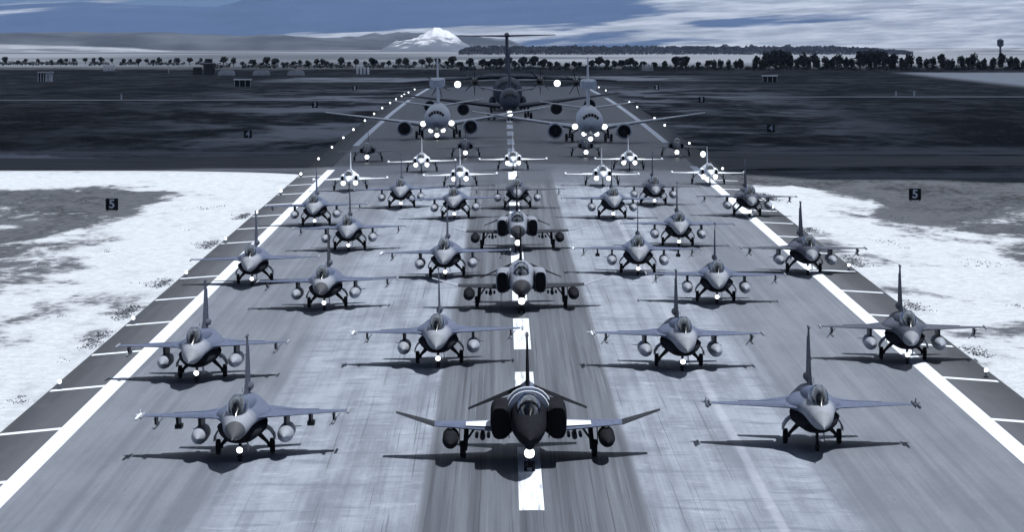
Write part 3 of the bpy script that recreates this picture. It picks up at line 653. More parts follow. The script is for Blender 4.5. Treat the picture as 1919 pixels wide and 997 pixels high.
    if not white:
        lens(k, 'lamp', (0, -5.1, .66), .27); k.add('lb', 'lamp_bracket', MB().box(-.05, .05, -5.0, -4.7, .6, .72), 'metal_dark', 'lamp')
    return k

def engine(k, key, x, y0, z, r, ln, mat, wing_y, wing_z):
    k.add(key, 'engine_nacelle', MB().loft([(y0, x, z, r*.88, r*.88, r*.88), (y0+.12, x, z, r, r, r*.97), (y0+ln*.35, x, z, r*1.03, r*1.03, r), (y0+ln*.75, x, z, r*.85, r*.85, r*.82), (y0+ln, x, z+.05, r*.5, r*.5, r*.5)], 22), mat)
    k.add(key+'f', 'fan_face', MB().loft([(y0-.015, x, z, r*.80, r*.80, r*.80), (y0+.1, x, z, r*.80, r*.80, r*.80)], 22), 'intake_black', key)
    k.add(key+'s', 'fan_spinner', MB().loft([(y0-.14, x, z, .02, .02, .02), (y0-.016, x, z, r*.22, r*.22, r*.22)], 12), 'metal_dark', key)
    k.add(key+'p', 'engine_pylon', MB().prism([(x-.12, y0+ln*.3, z+r*.9), (x-.12, wing_y, wing_z), (x-.12, wing_y+1.6, wing_z), (x-.12, y0+ln*.95, z+r*.4)], (.24, 0, 0)), mat, key)
def secat(secs, y):
    for a, b in zip(secs, secs[1:]):
        if a[0] <= y <= b[0]:
            t = (y-a[0])/(b[0]-a[0]); return [a[i]+(b[i]-a[i])*t for i in range(6)]
def windows(k, secs, y0, y1, a0, a1, n):           # panes that follow the curve of the nose, slightly proud of the skin
    A, B = secat(secs, y0), secat(secs, y1)
    def P(q, a): return (q[1]+q[3]*1.012*math.cos(R(a)), q[0]-.02, q[2]+q[4]*1.012*math.sin(R(a))+.012)
    for i in range(n):
        t0 = a0+(a1-a0)*(i+.06)/n; t1 = a0+(a1-a0)*(i+.94)/n
        vs = [P(A, t0), P(A, (t0+t1)/2), P(A, t1), P(B, t1), P(B, (t0+t1)/2), P(B, t0)]
        vs += [(x, y+.03, z-.03) for x, y, z in vs]
        k.add('ws%d' % i, 'cockpit_window', MB().add(vs, [(0, 1, 4, 5), (1, 2, 3, 4), (7, 6, 11, 10), (8, 7, 10, 9), (0, 5, 11, 6), (2, 8, 9, 3), (0, 6, 7, 1), (1, 7, 8, 2), (5, 4, 10, 11), (4, 3, 9, 10)]), 'seat_dark', 'fus')
def kit_radar_plane():
    k = Kit(); zc = 3.15; m = 'paint_airliner'
    secs = [(-17.2, 0, 2.75, .05, .05, .05), (-16.9, 0, 2.78, .45, .40, .40), (-16.2, 0, 2.85, .95, .85, .85), (-15.3, 0, 2.95, 1.35, 1.3, 1.3), (-14.2, 0, 3.05, 1.66, 1.72, 1.65), (-12.8, 0, zc, 1.86, 1.98, 1.9), (-11, 0, zc, 1.88, 2.0, 1.95), (6, 0, zc, 1.88, 2.0, 1.95), (10, 0, 3.5, 1.5, 1.7, 1.45), (14, 0, 4.1, .75, .95, .75), (16.2, 0, 4.5, .2, .3, .3)]
    k.add('fus', 'fuselage', MB().loft(secs, 32), m)
    windows(k, secs, -15.75, -15.0, 32, 148, 6)
    k.add('hatp', 'radar_pylon', MB().slab([((0, 1.0, 5.0), (0, 9.6, 4.6), .34, (1, 0, 0)), ((0, 1.2, 7.7), (0, 10.2, 7.7), .30, (1, 0, 0))]), m)
    k.add('hat', 'radar_top_hat', MB().loft([(.7, 0, 8.25, .5, .45, .45, 5), (1.2, 0, 8.25, 1.15, .72, .62, 6), (10.0, 0, 8.25, 1.15, .72, .62, 6), (10.8, 0, 8.25, .6, .5, .5, 5)], 24), 'paint_white', 'hatp')
    k.add('fin', 'tail_fin', MB().slab([((0, 8.6, 5.2), (0, 15.6, 4.8), .5, (1, 0, 0)), ((0, 13.6, 12.2), (0, 16.4, 12.2), .22, (1, 0, 0))]), m)
    for s in (-1, 1):
        q = 'L' if s < 0 else 'R'
        k.add('win'+q, 'wing', MB().slab([((s*1.6, -6.2, 2.15), (s*1.6, 1.8, 2.05), .9, Z), ((s*5.6, -2.5, 2.65), (s*5.6, 1.9, 2.6), .5, Z), ((s*17.2, 4.6, 4.2), (s*17.2, 6.1, 4.2), .15, Z)]), m)
        k.add('stab'+q, 'tailplane', MB().slab([((s*.6, 11.8, 4.6), (s*.6, 15.6, 4.6), .35, Z), ((s*7.1, 15.5, 5.5), (s*7.1, 16.9, 5.5), .12, Z)]), m)
        engine(k, 'eng'+q, s*5.0, -6.6, 1.66, 1.16, 4.2, m, -2.6, 2.5)
        strut_wheel(k, 'mg'+q, 'main_gear', [((s*2.7, 0, 2.2), (s*2.86, 0, .56), .16), ((s*1.6, 0, 1.7), (s*2.8, 0, 1.0), .08), ((s*2.5, 0, .56), (s*3.2, 0, .56), .1)], s*2.86, 0, .56, .4, twin=.43)
        lens(k, 'wl'+q, (s*2.15, -6.35, 2.3), .40); lens(k, 'gl'+q, (s*.92, -13.0, 1.42), .33)
    strut_wheel(k, 'ng', 'nose_gear', [((0, -13.6, 1.4), (0, -13.8, .36), .12), ((-.35, -13.8, .34), (.35, -13.8, .34), .07)], 0, -13.8, .35, .22, twin=.22)
    lens(k, 'lamp', (0, -14.1, .72), .33)
    return k
def kit_tanker():
    k = Kit(); zc = 3.6; m = 'airlift_grey'
    secs = [(-20.5, 0, 2.9, .05, .05, .05), (-20.1, 0, 2.95, .5, .5, .45), (-19.2, 0, 3.1, 1.0, 1.0, .95), (-18, 0, 3.35, 1.45, 1.5, 1.4), (-16.5, 0, zc, 1.75, 1.9, 1.75), (-15, 0, zc, 1.83, 2.0, 1.85), (6, 0, zc, 1.83, 2.0, 1.85), (12, 0, 4.1, 1.3, 1.5, 1.2), (18, 0, 4.7, .4, .5, .5)]
    k.add('fus', 'fuselage', MB().loft(secs, 28), m)
    windows(k, secs, -18.6, -17.8, 35, 145, 5)
    k.add('fin', 'tail_fin', MB().slab([((0, 8.8, 5.3), (0, 16.6, 5.0), .6, (1, 0, 0)), ((0, 14.6, 12.6), (0, 17.8, 12.6), .25, (1, 0, 0))]), m)
    for s in (-1, 1):
        q = 'L' if s < 0 else 'R'
        k.add('win'+q, 'wing', MB().slab([((s*1.6, -7.5, 2.5), (s*1.6, 2.5, 2.4), 1.0, Z), ((s*19.9, 8.0, 4.5), (s*19.9, 10.4, 4.5), .2, Z)]), m)
        k.add('stab'+q, 'tailplane', MB().slab([((s*.8, 11.8, 4.8), (s*.8, 16.8, 4.8), .4, Z), ((s*6.4, 15.6, 5.75), (s*6.4, 17.6, 5.75), .15, Z)]), 'jet_light_grey')
        engine(k, 'enga'+q, s*8.3, -6.2, 1.95, 1.05, 4.0, m, -.6, 3.1); engine(k, 'engb'+q, s*14.3, -1.2, 2.45, 1.05, 4.0, m, 4.2, 3.8)
        strut_wheel(k, 'mg'+q, 'main_gear', [((s*3.3, 0, 2.4), (s*3.3, 0, .6), .2), ((s*2.6, -.7, .6), (s*4.0, -.7, .6), .1)], s*3.3, -.7, .6, .45, twin=.5)
        k.add('mw2'+q, 'wheel', MB().wheel(s*3.3-.5, .75, .6, .6, .45).wheel(s*3.3+.5, .75, .6, .6, .45), 'rubber', 'mg'+q)
    strut_wheel(k, 'ng', 'nose_gear', [((0, -14.3, 1.9), (0, -14.3, .5), .15), ((-.4, -14.3, .48), (.4, -14.3, .48), .08)], 0, -14.3, .5, .3, twin=.3)
    lens(k, 'lamp', (0, -14.75, 1.35), .48); k.add('lb', 'lamp_bracket', MB().box(-.06, .06, -14.6, -14.2, 1.28, 1.42), 'metal_dark', 'lamp')
    return k
def kit_airlifter():
    k = Kit(); zc = 3.6; m = 'airlift_grey'
    secs = [(-19.5, 0, 2.6, .3, .3, .3), (-18.8, 0, 2.8, 1.2, 1.2, 1.1), (-17, 0, 3.2, 2.1, 2.1, 2.0), (-15, 0, zc, 2.6, 2.6, 2.5), (-12, 0, zc, 2.8, 2.8, 2.7, 2.2), (7, 0, zc, 2.8, 2.8, 2.7, 2.2), (14, 0, 4.7, 1.8, 1.8, 1.6), (20, 0, 5.6, .5, .7, .6)]
    k.add('fus', 'fuselage', MB().loft(secs, 28), m)
    windows(k, secs, -17.2, -16.2, 35, 145, 6)
    k.add('win', 'wing', MB().slab([((-21.2, 1.0, 5.3), (-21.2, 3.4, 5.3), .3, Z), ((-3, -3.4, 6.4), (-3, 3.0, 6.3), 1.0, Z), ((3, -3.4, 6.4), (3, 3.0, 6.3), 1.0, Z), ((21.2, 1.0, 5.3), (21.2, 3.4, 5.3), .3, Z)]), m)
    k.add('fin', 'tail_fin', MB().slab([((0, 12.5, 6.0), (0, 20.5, 5.8), .8, (1, 0, 0)), ((0, 17.8, 14.2), (0, 22.0, 14.2), .6, (1, 0, 0))]), m)
    k.add('bul', 'tail_bullet', MB().loft([(16.8, 0, 14.25, .05, .05, .05), (17.6, 0, 14.25, .45, .45, .45), (21.5, 0, 14.3, .5, .55, .45), (23.2, 0, 14.2, .05, .05, .05)], 16), m, 'fin')
    for s in (-1, 1):
        q = 'L' if s < 0 else 'R'
        k.add('stab'+q, 'tailplane', MB().slab([((s*.3, 18.2, 14.2), (s*.3, 22.4, 14.2), .4, Z), ((s*9.6, 21.0, 14.3), (s*9.6, 23.0, 14.3), .15, Z)]), 'jet_dark_grey')
        k.add('spo'+q, 'gear_sponson', MB().loft([(-5.5, s*2.9, 1.6, .1, .1, .1), (-4, s*2.9, 1.6, .7, 1.0, .9), (3, s*2.9, 1.6, .7, 1.0, .9), (5.5, s*2.7, 1.8, .1, .1, .1)], 16), m)
        for e_, (ex, ez) in enumerate(((6.3, 5.55), (13.2, 5.15))):
            ky = 'e%d%s' % (e_, q)
            k.add(ky, 'engine_nacelle', MB().loft([(-6.6, s*ex, ez, .45, .45, .45), (-5.6, s*ex, ez, .65, .65, .8), (-2, s*ex, ez+.1, .7, .7, .75), (2, s*ex, ez+.2, .3, .3, .3)], 18), 'metal_dark')
            k.add(ky+'s', 'spinner', MB().loft([(-7.5, s*ex, ez, .03, .03, .03), (-7.1, s*ex, ez, .28, .28, .28), (-6.62, s*ex, ez, .42, .42, .42)], 14), 'metal_dark', ky)
            for b_ in range(8):
                t = 2*math.pi*(b_+.3*e_)/8; ca, sa = math.cos(t), math.sin(t)
                rad_ = lambda q, dy, o_: (s*ex+ca*q-sa*o_, -6.85+dy, ez+sa*q+ca*o_)
                k.add(ky+'b%d' % b_, 'propeller_blade', MB().slab([(rad_(.4, -.16, -.05), rad_(.4, .16, .05), .10, (-sa, 0, ca)), (rad_(1.6, -.26, -.09), rad_(1.6, .26, .09), .07, (-sa, 0, ca)), (rad_(2.62, -.12, -.04), rad_(2.62, .12, .04), .04, (-sa, 0, ca))]), 'radome_black', ky)
        b = MB().tube((s*2.9, 0, 1.2), (s*2.9, 0, .6), .3)
        k.add('mg'+q, 'main_gear', b, 'metal_dark')
        for r_ in (-1.8, 0, 1.8):
            for t_ in (-.35, .35): k.add('mw%s%.1f%.1f' % (q, r_, t_), 'wheel', MB().wheel(s*2.9+t_, r_, .62, .62, .42), 'rubber', 'mg'+q)
        lens(k, 'lamp'+q, (s*9.6, -2.6, 5.0), .62); k.add('lb'+q, 'lamp_bracket', MB().box(s*9.6-.1, s*9.6+.1, -2.5, -1.0, 4.95, 6.0), 'metal_dark', 'lamp'+q)
    strut_wheel(k, 'ng', 'nose_gear', [((0, -13, 1.2), (0, -13, .5), .2), ((-.5, -13, .5), (.5, -13, .5), .1)], 0, -13, .5, .35, twin=.35)
    return k

def spawn(kit, name, x, y, label, group, cat, track, yaw=0.0, skip=(), mats=None, fin_paint=None, scale=1.045):
    sl, sr = surf(x-track, y), surf(x+track, y); sy = (surf(x, y+2)-surf(x, y-6))/8
    root = empty(name, (x, y, (sl+sr)/2), (math.atan(sy), -math.atan((sr-sl)/(2*track)), R(yaw)), label=label, category=cat)
    if group: root['group'] = group
    root.scale = (scale,)*3
    ob = {}; dead = set()
    for key, nm, me, par in kit.parts:
        if any(key == s_ or (s_.endswith('*') and key.startswith(s_[:-1])) for s_ in skip) or par in dead: dead.add(key); continue
        o = bpy.data.objects.new(nm, me); COL.objects.link(o); o.parent = ob.get(par, root); ob[key] = o
        mt = (mats or {}).get(key) or (fin_paint if key in ('fin', 'rud') else None)
        if mt: o.material_slots[0].link = 'OBJECT'; o.material_slots[0].material = MATS[mt]
    return root

K16 = kit_single_engine(); KPH = kit_phantom(); KW = kit_light_jet(True); KT = kit_light_jet(False); KR = kit_radar_plane(); KTK = kit_tanker(); KA = kit_airlifter()
G16 = 'single engine fighter jets lined up on the runway'
NOWEAP = ('opy*', 'oms*'); NOTIP = ('tpod*',); NOTANK = ('tank*', 'tpy*', 'tfin*')
NOMID = ('mpy*',)
DKR = {'rad': 'radome_dark'}
dark16 = {a: 'jet_dark_grey' for a in ('fus', 'spi', 'winL', 'winR', 'stkL', 'stkR', 'fin', 'stabL', 'stabR', 'flaL', 'flaR')}
F16 = [  # x, y, skip, material changes, label
 (-12.10, 238.0, ('tpodR',), DKR, 'nearest fighter jet on the left, with dark nose cone, drop tanks and missiles'),
 (14.71, 240.4, NOTANK+NOWEAP+NOMID+('lamp*', 'lmb'), {'tpodL': 'jet_dark_grey', 'tpodR': 'jet_dark_grey', 'railL': 'jet_dark_grey', 'railR': 'jet_dark_grey', 'rad': 'radome_light'}, 'clean fighter jet with no drop tanks and its nose light off, front right'),
 (-17.08, 288.2, ('tpod*',)+NOMID, {}, 'pale nosed fighter jet in the second row whose wing crosses the left edge line'),
 (-3.67, 294.9, ('tpodR',)+NOMID, {}, 'pale nosed fighter jet just left behind the nearest dark twin engine jet'),
 (10.13, 291.2, ('tpodR',)+NOMID, {'rad': 'radome_light'}, 'fighter jet with white wingtip missile, right behind the nearest dark twin engine jet'),
 (23.57, 298.0, NOTIP+NOMID, dark16, 'dark grey fighter jet standing on the right edge line, second row, drop tanks fitted'),
 (-18.84, 385.4, NOTIP+NOTANK+NOWEAP+NOMID, {}, 'fighter jet without drop tanks standing over the left edge line in the middle distance'),
 (-12.18, 352.2, NOTIP+NOMID, DKR, 'fighter jet with grey nose cone, left of the second twin engine jet'),
 (14.91, 354.6, NOTIP+NOMID, {}, 'fighter jet right of the second twin engine jet, between it and the right edge line'),
 (23.38, 393.3, NOTIP+NOMID, dark16, 'dark fighter jet over the right edge line in the middle distance'),
 (-13.10, 434.6, NOTIP+NOMID, {}, 'fighter jet left of the third twin engine jet, further from it than its neighbour'),
 (-4.25, 388.1, ('tpodR',)+NOMID, {}, 'fighter jet just left of the centre line between the second and third twin engine jets'),
 (10.43, 391.1, ('tpodR',), {}, 'fighter jet just right of the centre line between the second and third twin engine jets'),
 (15.04, 435.3, NOTIP+NOMID+NOWEAP, {}, 'fighter jet right of the third twin engine jet, midway to the right edge line'),
 (-17.84, 485.2, NOTIP+NOMID, {}, 'leftmost fighter jet of the rearmost tank carrying rows, wing over the left edge line'),
 (-10.39, 522.0, NOTIP+NOMID+NOWEAP, {}, 'rear row fighter jet on the left half, in front of two white jets'),
 (-4.57, 492.7, NOTIP+NOMID+NOWEAP, {}, 'rear row fighter jet just left of the centre line'),
 (1.51, 513.4, NOTIP+NOMID, dark16, 'dark rear row fighter jet standing on the centre line behind the three twin engine jets'),
 (10.59, 490.6, NOTIP+NOMID+NOWEAP, {}, 'rear row fighter jet just right of the centre line'),
 (15.55, 523.5, NOTIP+NOMID+NOWEAP, dark16, 'dark rear row fighter jet on the right half of the runway'),
 (23.99, 497.3, NOTIP+NOMID, dark16, 'rightmost rear row fighter jet, standing on the right edge line'),
]
for i, (x, y, sk, mt, lb) in enumerate(F16):
    spawn(K16, 'fighter_jet', x, y, lb, G16, 'fighter jet', 1.22, random.uniform(-1.2, 1.2), sk, mt, random.choice((None, None, 'jet_blue_grey', 'metal_dark')))
pg = {'rad': 'radome_black', 'winL': 'phantom_mid', 'winR': 'phantom_mid', 'owiL': 'jet_light_grey', 'owiR': 'jet_light_grey'}
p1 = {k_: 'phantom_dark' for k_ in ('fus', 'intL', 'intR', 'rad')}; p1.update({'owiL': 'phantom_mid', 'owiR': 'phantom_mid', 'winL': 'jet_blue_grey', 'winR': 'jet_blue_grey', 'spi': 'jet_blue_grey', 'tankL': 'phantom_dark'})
for x, y, mt, sk, lb in ((1.2, 233.0, p1, (), 'nearest twin engine jet, black with white sun glints painted on its spine, on the centre line'),
                         (1.28, 347.1, pg, ('b1', 'b2', 'wro*'), 'second twin engine jet on the centre line, pale body with black nose'),
                         (1.26, 429.0, pg, ('b1', 'b2', 'wro*'), 'third and farthest twin engine jet on the centre line, pale body with black nose')):
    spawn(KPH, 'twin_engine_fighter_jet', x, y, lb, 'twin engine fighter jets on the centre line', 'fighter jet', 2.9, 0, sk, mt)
for x, y, lb in ((-17.18, 572.4, 'leftmost white display jet, wing reaching the left edge line'), (-4.80, 576.8, 'white display jet just left of the centre line, nearer pair'),
                 (-10.01, 629.5, 'white display jet of the farther row on the left half'), (1.29, 628.8, 'white display jet standing on the centre line'),
                 (15.69, 631.4, 'white display jet of the farther row on the right half'), (11.28, 575.9, 'white display jet just right of the centre line, nearer pair'),
                 (23.63, 582.9, 'rightmost white display jet, standing on the right edge line')):
    spawn(KW, 'display_jet', x, y, lb, 'white display jets with twin lights', 'jet', 1.78)
for x, y, lb in ((-17.99, 678.1, 'leftmost small dark trainer jet, at the left edge of the runway'), (-4.98, 685.7, 'small dark trainer jet in front of the left radar plane, near the centre line'),
                 (11.17, 684.8, 'small dark trainer jet in front of the nose of the right radar plane'), (23.44, 687.2, 'rightmost small dark trainer jet, at the right edge of the runway')):
    spawn(KT, 'trainer_jet', x, y, lb, 'dark trainer jets with one nose light', 'jet', 1.78)
for x, y, lb in ((-10.01, 788.0, 'left pale radar plane with boxy white antenna on its back'), (12.89, 758.1, 'right pale radar plane with boxy white antenna on its back')):
    spawn(KR, 'radar_plane', x, y, lb, 'pale radar planes with two jet engines', 'airplane', 2.86, scale=1.02)
spawn(KTK, 'tanker_plane', 1.3, 909.0, 'dark grey four engined tanker plane on the centre line behind the radar planes', None, 'airplane', 3.3, scale=1.0)
spawn(KA, 'transport_plane', 1.0, 1010.0, 'big grey propeller transport plane with tall T shaped tail, last in line', None, 'airplane', 2.9, scale=1.03)

# ------------------------------------------------------------------ airfield furniture
def edge_light(x, y, label, r=.13):
    z = surf(x, y)
    root = empty('runway_edge_light', (x, y, z), label=label, category='runway light', group='runway edge lights')
    link('base_plate', EL[0], root); link('housing', EL[1], root)
    l = link('lens', EL[2], root); l.scale = (r/.13, r/.13, r/.13); l.location.z = .42*(1-r/.13)
EL = [MB().loft([(0, 0, 0, .16, .16, .16), (.06, 0, 0, .14, .14, .14)], 14).mesh('base_plate', 'metal_dark'), MB().tube((0, 0, .05), (0, 0, .32), .05, .07).mesh('housing', 'metal_grey'), MB().ball((0, 0, .42), .13, .13, .15).mesh('lens', 'lamp_lit')]
EL[0].transform(Matrix.Rotation(R(90), 4, 'X'))
ORD = 'first second third fourth fifth sixth seventh eighth ninth tenth eleventh twelfth thirteenth fourteenth fifteenth sixteenth seventeenth eighteenth nineteenth'.split()
TENS = ('twenty', 'thirty', 'forty', 'fifty', 'sixty', 'seventy')
def ordinal(n):
    if n < 19: return ORD[n]
    t, u = divmod(n+1, 10); w_ = TENS[t-2]
    return (w_[:-1]+'ieth') if u == 0 else w_+' '+ORD[u-1]
LL = [226, 282, 338.6, 395.6, 451.7, 508.6, 564.4, 620.6, 680.1, 733.6, 786, 839.3, 909.5, 974.4, 1040.3, 1112.9, 1175, 1240, 1275, 1330, 1423]
RL = [226, 283.6, 396.4, 509.0, 624.5, 736, 848, 905, 1021.6, 1084.8, 1248, 1332, 1430]
for s_, L_, nm in ((-1, LL, 'left'), (1, RL, 'right')):
    for i, y in enumerate(L_):
        edge_light(XC+s_*25.9, y, 'glowing edge light, %s from the front along the %s edge of the runway' % (ordinal(i), nm), .11 if y < 500 else (.14 if y < 800 else .16))
edge_light(27.0, 683.0, 'brightest edge light at the right of the runway, by the rightmost trainer jet', .34)

def text_mesh(ch, size, mat):
    cu = bpy.data.curves.new('digit', 'FONT'); cu.body = ch; cu.size = size; cu.align_x = 'CENTER'; cu.align_y = 'CENTER'; cu.extrude = .01; cu.offset = size*.028
    o = bpy.data.objects.new('digit', cu); COL.objects.link(o); dg = bpy.context.evaluated_depsgraph_get(); dg.update()
    me = bpy.data.meshes.new_from_object(o.evaluated_get(dg)); bpy.data.objects.remove(o); me.materials.clear(); me.materials.append(MATS[mat]); return me
NUM = {c: text_mesh(c, 1.25, 'paint_white') for c in '5432'}
for c, x, y, side in (('5', -40.3, 522.7, 'left'), ('5', 43.6, 535.8, 'right'), ('4', -40.2, 800.1, 'left'), ('4', 43.2, 816.6, 'right'), ('3', -39.6, 1069.9, 'left'), ('3', 43.6, 1111.7, 'right'), ('2', -42.0, 1440., 'left'), ('2', 42.5, 1400., 'right')):
    root = empty('distance_sign', (x, y, surf(x, y)-.05), label='black distance board with white figure %s on the %s of the runway' % ({'5': 'five', '4': 'four', '3': 'three', '2': 'two'}[c], side), category='sign', group='runway distance boards')
    link('board', MB().box(-.64, .64, -.15, .15, .12, 1.34).mesh('board', 'sign_black'), root)
    for sx in (-.45, .45): link('leg', MB().box(sx-.04, sx+.04, -.04, .04, -.05, .12).mesh('leg', 'metal_dark'), root)
    d = link('digit', NUM[c], root); d.rotation_euler = (R(90), 0, 0); d.location = (0, -.158, .73)

def hut(x, y):
    z = zg(y)-.05; root = empty('white_hut', (x, y, z), label='small white hut with overhanging flat roof on the dark field at far left', category='hut')
    link('wall', MB().box(.2, 2.4, -1.5, 1.5, 0, 2.9).mesh('wall', 'hut_white'), root)
    link('roof', MB().box(-2.6, 2.7, -1.9, 1.9, 2.9, 3.3).mesh('roof', 'hut_white'), root)
    link('back_wall', MB().box(-2.2, .2, .9, 1.4, 0, 2.9).mesh('back_wall', 'hut_dark'), root)
    for px_ in (-2.2, -1.3, -.4): link('post', MB().box(px_-.14, px_+.14, -1.6, -1.3, 0, 2.9).mesh('post', 'hut_white'), root)
    link('door', MB().box(.8, 1.6, -1.53, -1.5, 0, 2.1).mesh('door', 'bunker_pale'), root)
hut(-153.5, 1702.)
def shelter(x, y, label, w_=2.6):
    root = empty('open_shelter', (x, y, zg(y)-.05), label=label, category='shelter', group='flat roofed open shelters')
    link('roof', MB().box(-w_, w_, -1.6, 1.6, 1.9, 2.25).mesh('roof', 'paint_white'), root)
    for a in (-1, -.35, .35, 1): link('post', MB().box(a*w_*.9-.08, a*w_*.9+.08, -1.3, -1.14, 0, 1.9).mesh('post', 'hut_white'), root)
    link('back_wall', MB().box(-w_*.9, w_*.9, 1.2, 1.35, 0, 1.9).mesh('back_wall', 'hut_dark'), root)
shelter(-76.6, 1494.6, 'open shelter with white roof on the dark field left of the runway')
shelter(88.5, 1680., 'open shelter with white roof on the dark field right of the runway')
for i, xx in enumerate((425, 490, 555)):
    y = 2050.; x = px(xx, y); lb = ('left', 'middle', 'right')[i]
    root = empty('earth_bunker', (x, y, 8.79), label='%s one of three low pale bunkers in the far left field' % lb, category='bunker', group='low pale bunkers')
    link('body', MB().loft([(-3, 0, 0, 3.4, 2.1, .01, 3.5), (3, 0, 0, 3.4, 2.1, .01, 3.5)], 24).mesh('body', 'bunker_pale'), root)
    link('door', MB().box(-1.2, 1.2, -3.06, -2.98, 0, 1.5).mesh('door', 'bunker_pale'), root)
for xx, y, lb in ((205, 2420., 'row of four white standing tanks in the far left field'), (680, 2120., 'row of four white standing tanks left of the runway end'), (1213, 2450., 'row of four grey standing tanks right of the runway end')):
    root = empty('storage_tanks', (px(xx, y), y, 8.79), label=lb, category='tank row', group='rows of standing tanks')
    for j in range(4):
        t = link('tank', MB().loft([(0, 0, 0, .48, .48, .48), (2.8, 0, 0, .48, .48, .48), (3.1, 0, 0, .3, .3, .3)], 14).mesh('tank', 'hut_white' if xx < 1000 else 'bunker_pale'), root)
        t.rotation_euler = (R(90), 0, 0); t.location = ((j-1.5)*1.5, 0, 0)
    link('plinth', MB().box(-3, 3, -.7, .7, -.1, .12).mesh('plinth', 'bunker_pale'), root)
y = 2080.; root = empty('dark_block_house', (px(393, y), y, 8.79), label='dark square block house with pale ledge in the far left field', category='building')
link('wall', MB().box(-2.3, 2.3, -2, 2, 0, 4.6).mesh('wall', 'hut_dark'), root); link('ledge', MB().box(-2.5, 2.5, -2.2, 2.2, 4.6, 5.0).mesh('ledge', 'bunker_pale'), root); link('upper_room', MB().box(-1.8, 1.2, -1.5, 1.5, 5.0, 6.6).mesh('upper_room', 'hut_dark'), root)
link('annex', MB().box(-6.6, -3.2, -1.5, 1.5, 0, 3.2).mesh('annex', 'hut_dark'), root)
y = 5200.; root = empty('water_tower', (px(1874, y), y, 8.8), label='small dark water tower on the horizon at far right', category='tower')
tk = link('tank', MB().loft([(10, 0, 0, 1, 1, 1), (12, 0, 0, 3.4, 3.4, 3.4), (17.5, 0, 0, 3.4, 3.4, 3.4), (19, 0, 0, .5, .5, .5)], 16).mesh('tank', 'airlift_grey'), root); tk.rotation_euler = (R(90), 0, 0)
link('stem', MB().tube((0, 0, 0), (0, 0, 10.2), 1.2, 1.0).mesh('stem', 'airlift_grey'), root)
for i, (xx, yy, lb) in enumerate(((228, 1200., 'white post by the pale road at far left'), (1679, 1218., 'left one of two short pale posts on the road at right'), (1713, 1218., 'right one of two short pale posts on the road at right'), (317, 2350., 'single white pole standing in the far left field'))):
    root = empty('marker_post', (px(xx, yy), yy, surf(px(xx, yy), yy)-.05), label=lb, category='post')
    h = 1.3 if i < 3 else 2.8
    link('shaft', MB().box(-.16, .16, -.16, .16, 0, h).mesh('shaft', 'hut_white'), root); link('cap', MB().box(-.24, .24, -.24, .24, h, h+.15).mesh('cap', 'bunker_pale'), root)

# ------------------------------------------------------------------ trees
def crown(seed, rx, rz, z0, n):
    r = random.Random(seed); b = MB(); lob = [(r.uniform(-.5, .5)*rx, r.uniform(-.5, .5)*rx, z0+rz*r.uniform(.5, 1.5), r.uniform(.45, .7)) for _ in range(7)]
    for _ in range(n):
        cx, cy, cz, q = r.choice(lob); d = Vector((r.gauss(0, 1), r.gauss(0, 1), r.gauss(0, 1))).normalized()*(r.random()**.4)
        p = Vector((cx+d.x*rx*q, cy+d.y*rx*q, cz+d.z*rz*q)); s = r.uniform(.25, .55)
        u = Vector((r.gauss(0, 1), r.gauss(0, 1), r.gauss(0, 1))).normalized(); v_ = u.orthogonal().normalized()*s; w_ = u.cross(v_)
        b.add([p-v_-w_*.6, p+v_-w_*.4, p+v_*.7+w_, p-v_*.8+w_*.7], [(0, 1, 2, 3)])
    return b.mesh('crown', 'leaf_dark', 0)
def trunk(seed, h):
    r = random.Random(seed); b = MB().tube((0, 0, -.2), (.1, 0, h*.6), .28, .17, 7)
    for i in range(4):
        a = r.uniform(0, 6.28); b.tube((.06, 0, h*r.uniform(.35, .55)), (math.cos(a)*1.3, math.sin(a)*1.3, h*r.uniform(.7, .95)), .11, .04, 5)
    return b.mesh('trunk', 'bark')
TR = [(crown(s, 2.3, 2.1, 1.5, 420), trunk(s, 4.0)) for s in range(4)] + [(crown(10+s, 2.7, 3.9, 1.2, 620), trunk(10+s, 6.0)) for s in range(4)]
def tree(xx, y, h, kind, label, group):
    cr, tk = TR[kind]; hm = 5.7 if kind < 4 else 9.0
    o = empty('round_tree' if kind < 4 else 'tall_tree', (px(xx, y), y, 8.75), (0, 0, random.uniform(0, 6)), label=label, category='tree', group=group); s = h/hm; o.scale = (s*random.uniform(.85, 1.2), s, s)
    link('crown', cr, o); link('trunk', tk, o)
random.seed(3)
def tree_row(x0, x1, y0, y1, step, hts, kinds, what, group, big=None, gap=None):
    x = x0; i = 0
    while x < x1:
        h = random.uniform(*hts)
        if big and any(a < x < b for a, b in big): h = random.uniform(9.6, 11.0)
        if not (gap and gap[0] < x < gap[1]):
            tree(x, random.uniform(y0, y1), h, random.choice(kinds), what % ordinal(i), group); i += 1
        x += random.uniform(*step)
tree_row(862, 1345, 2490, 2600, (9, 24), (3.6, 6.8), (0, 1, 2, 3), 'small round tree, %s from the left in the even row behind the runway end', 'row of round trees beyond the runway')
tree_row(385, 862, 2700, 2900, (7, 20), (2.8, 6.2), (0, 1, 2, 3), 'small dark tree, %s from the left in the far hedge left of the planes', 'far trees on the left')
tree_row(-10, 390, 3000, 3400, (10, 26), (3.2, 5.0), (0, 1, 2, 3), 'tiny dark tree, %s from the left at the foot of the pale hill', 'tiny trees at the far left')
tree_row(1338, 1935, 2440, 2540, (7, 17), (4.8, 9.2), (4, 5, 6, 7), 'tall dark tree, %s from the left in the dense belt at right', 'dark tree belt on the right', ((1435, 1475), (1605, 1665)), (1396, 1410))
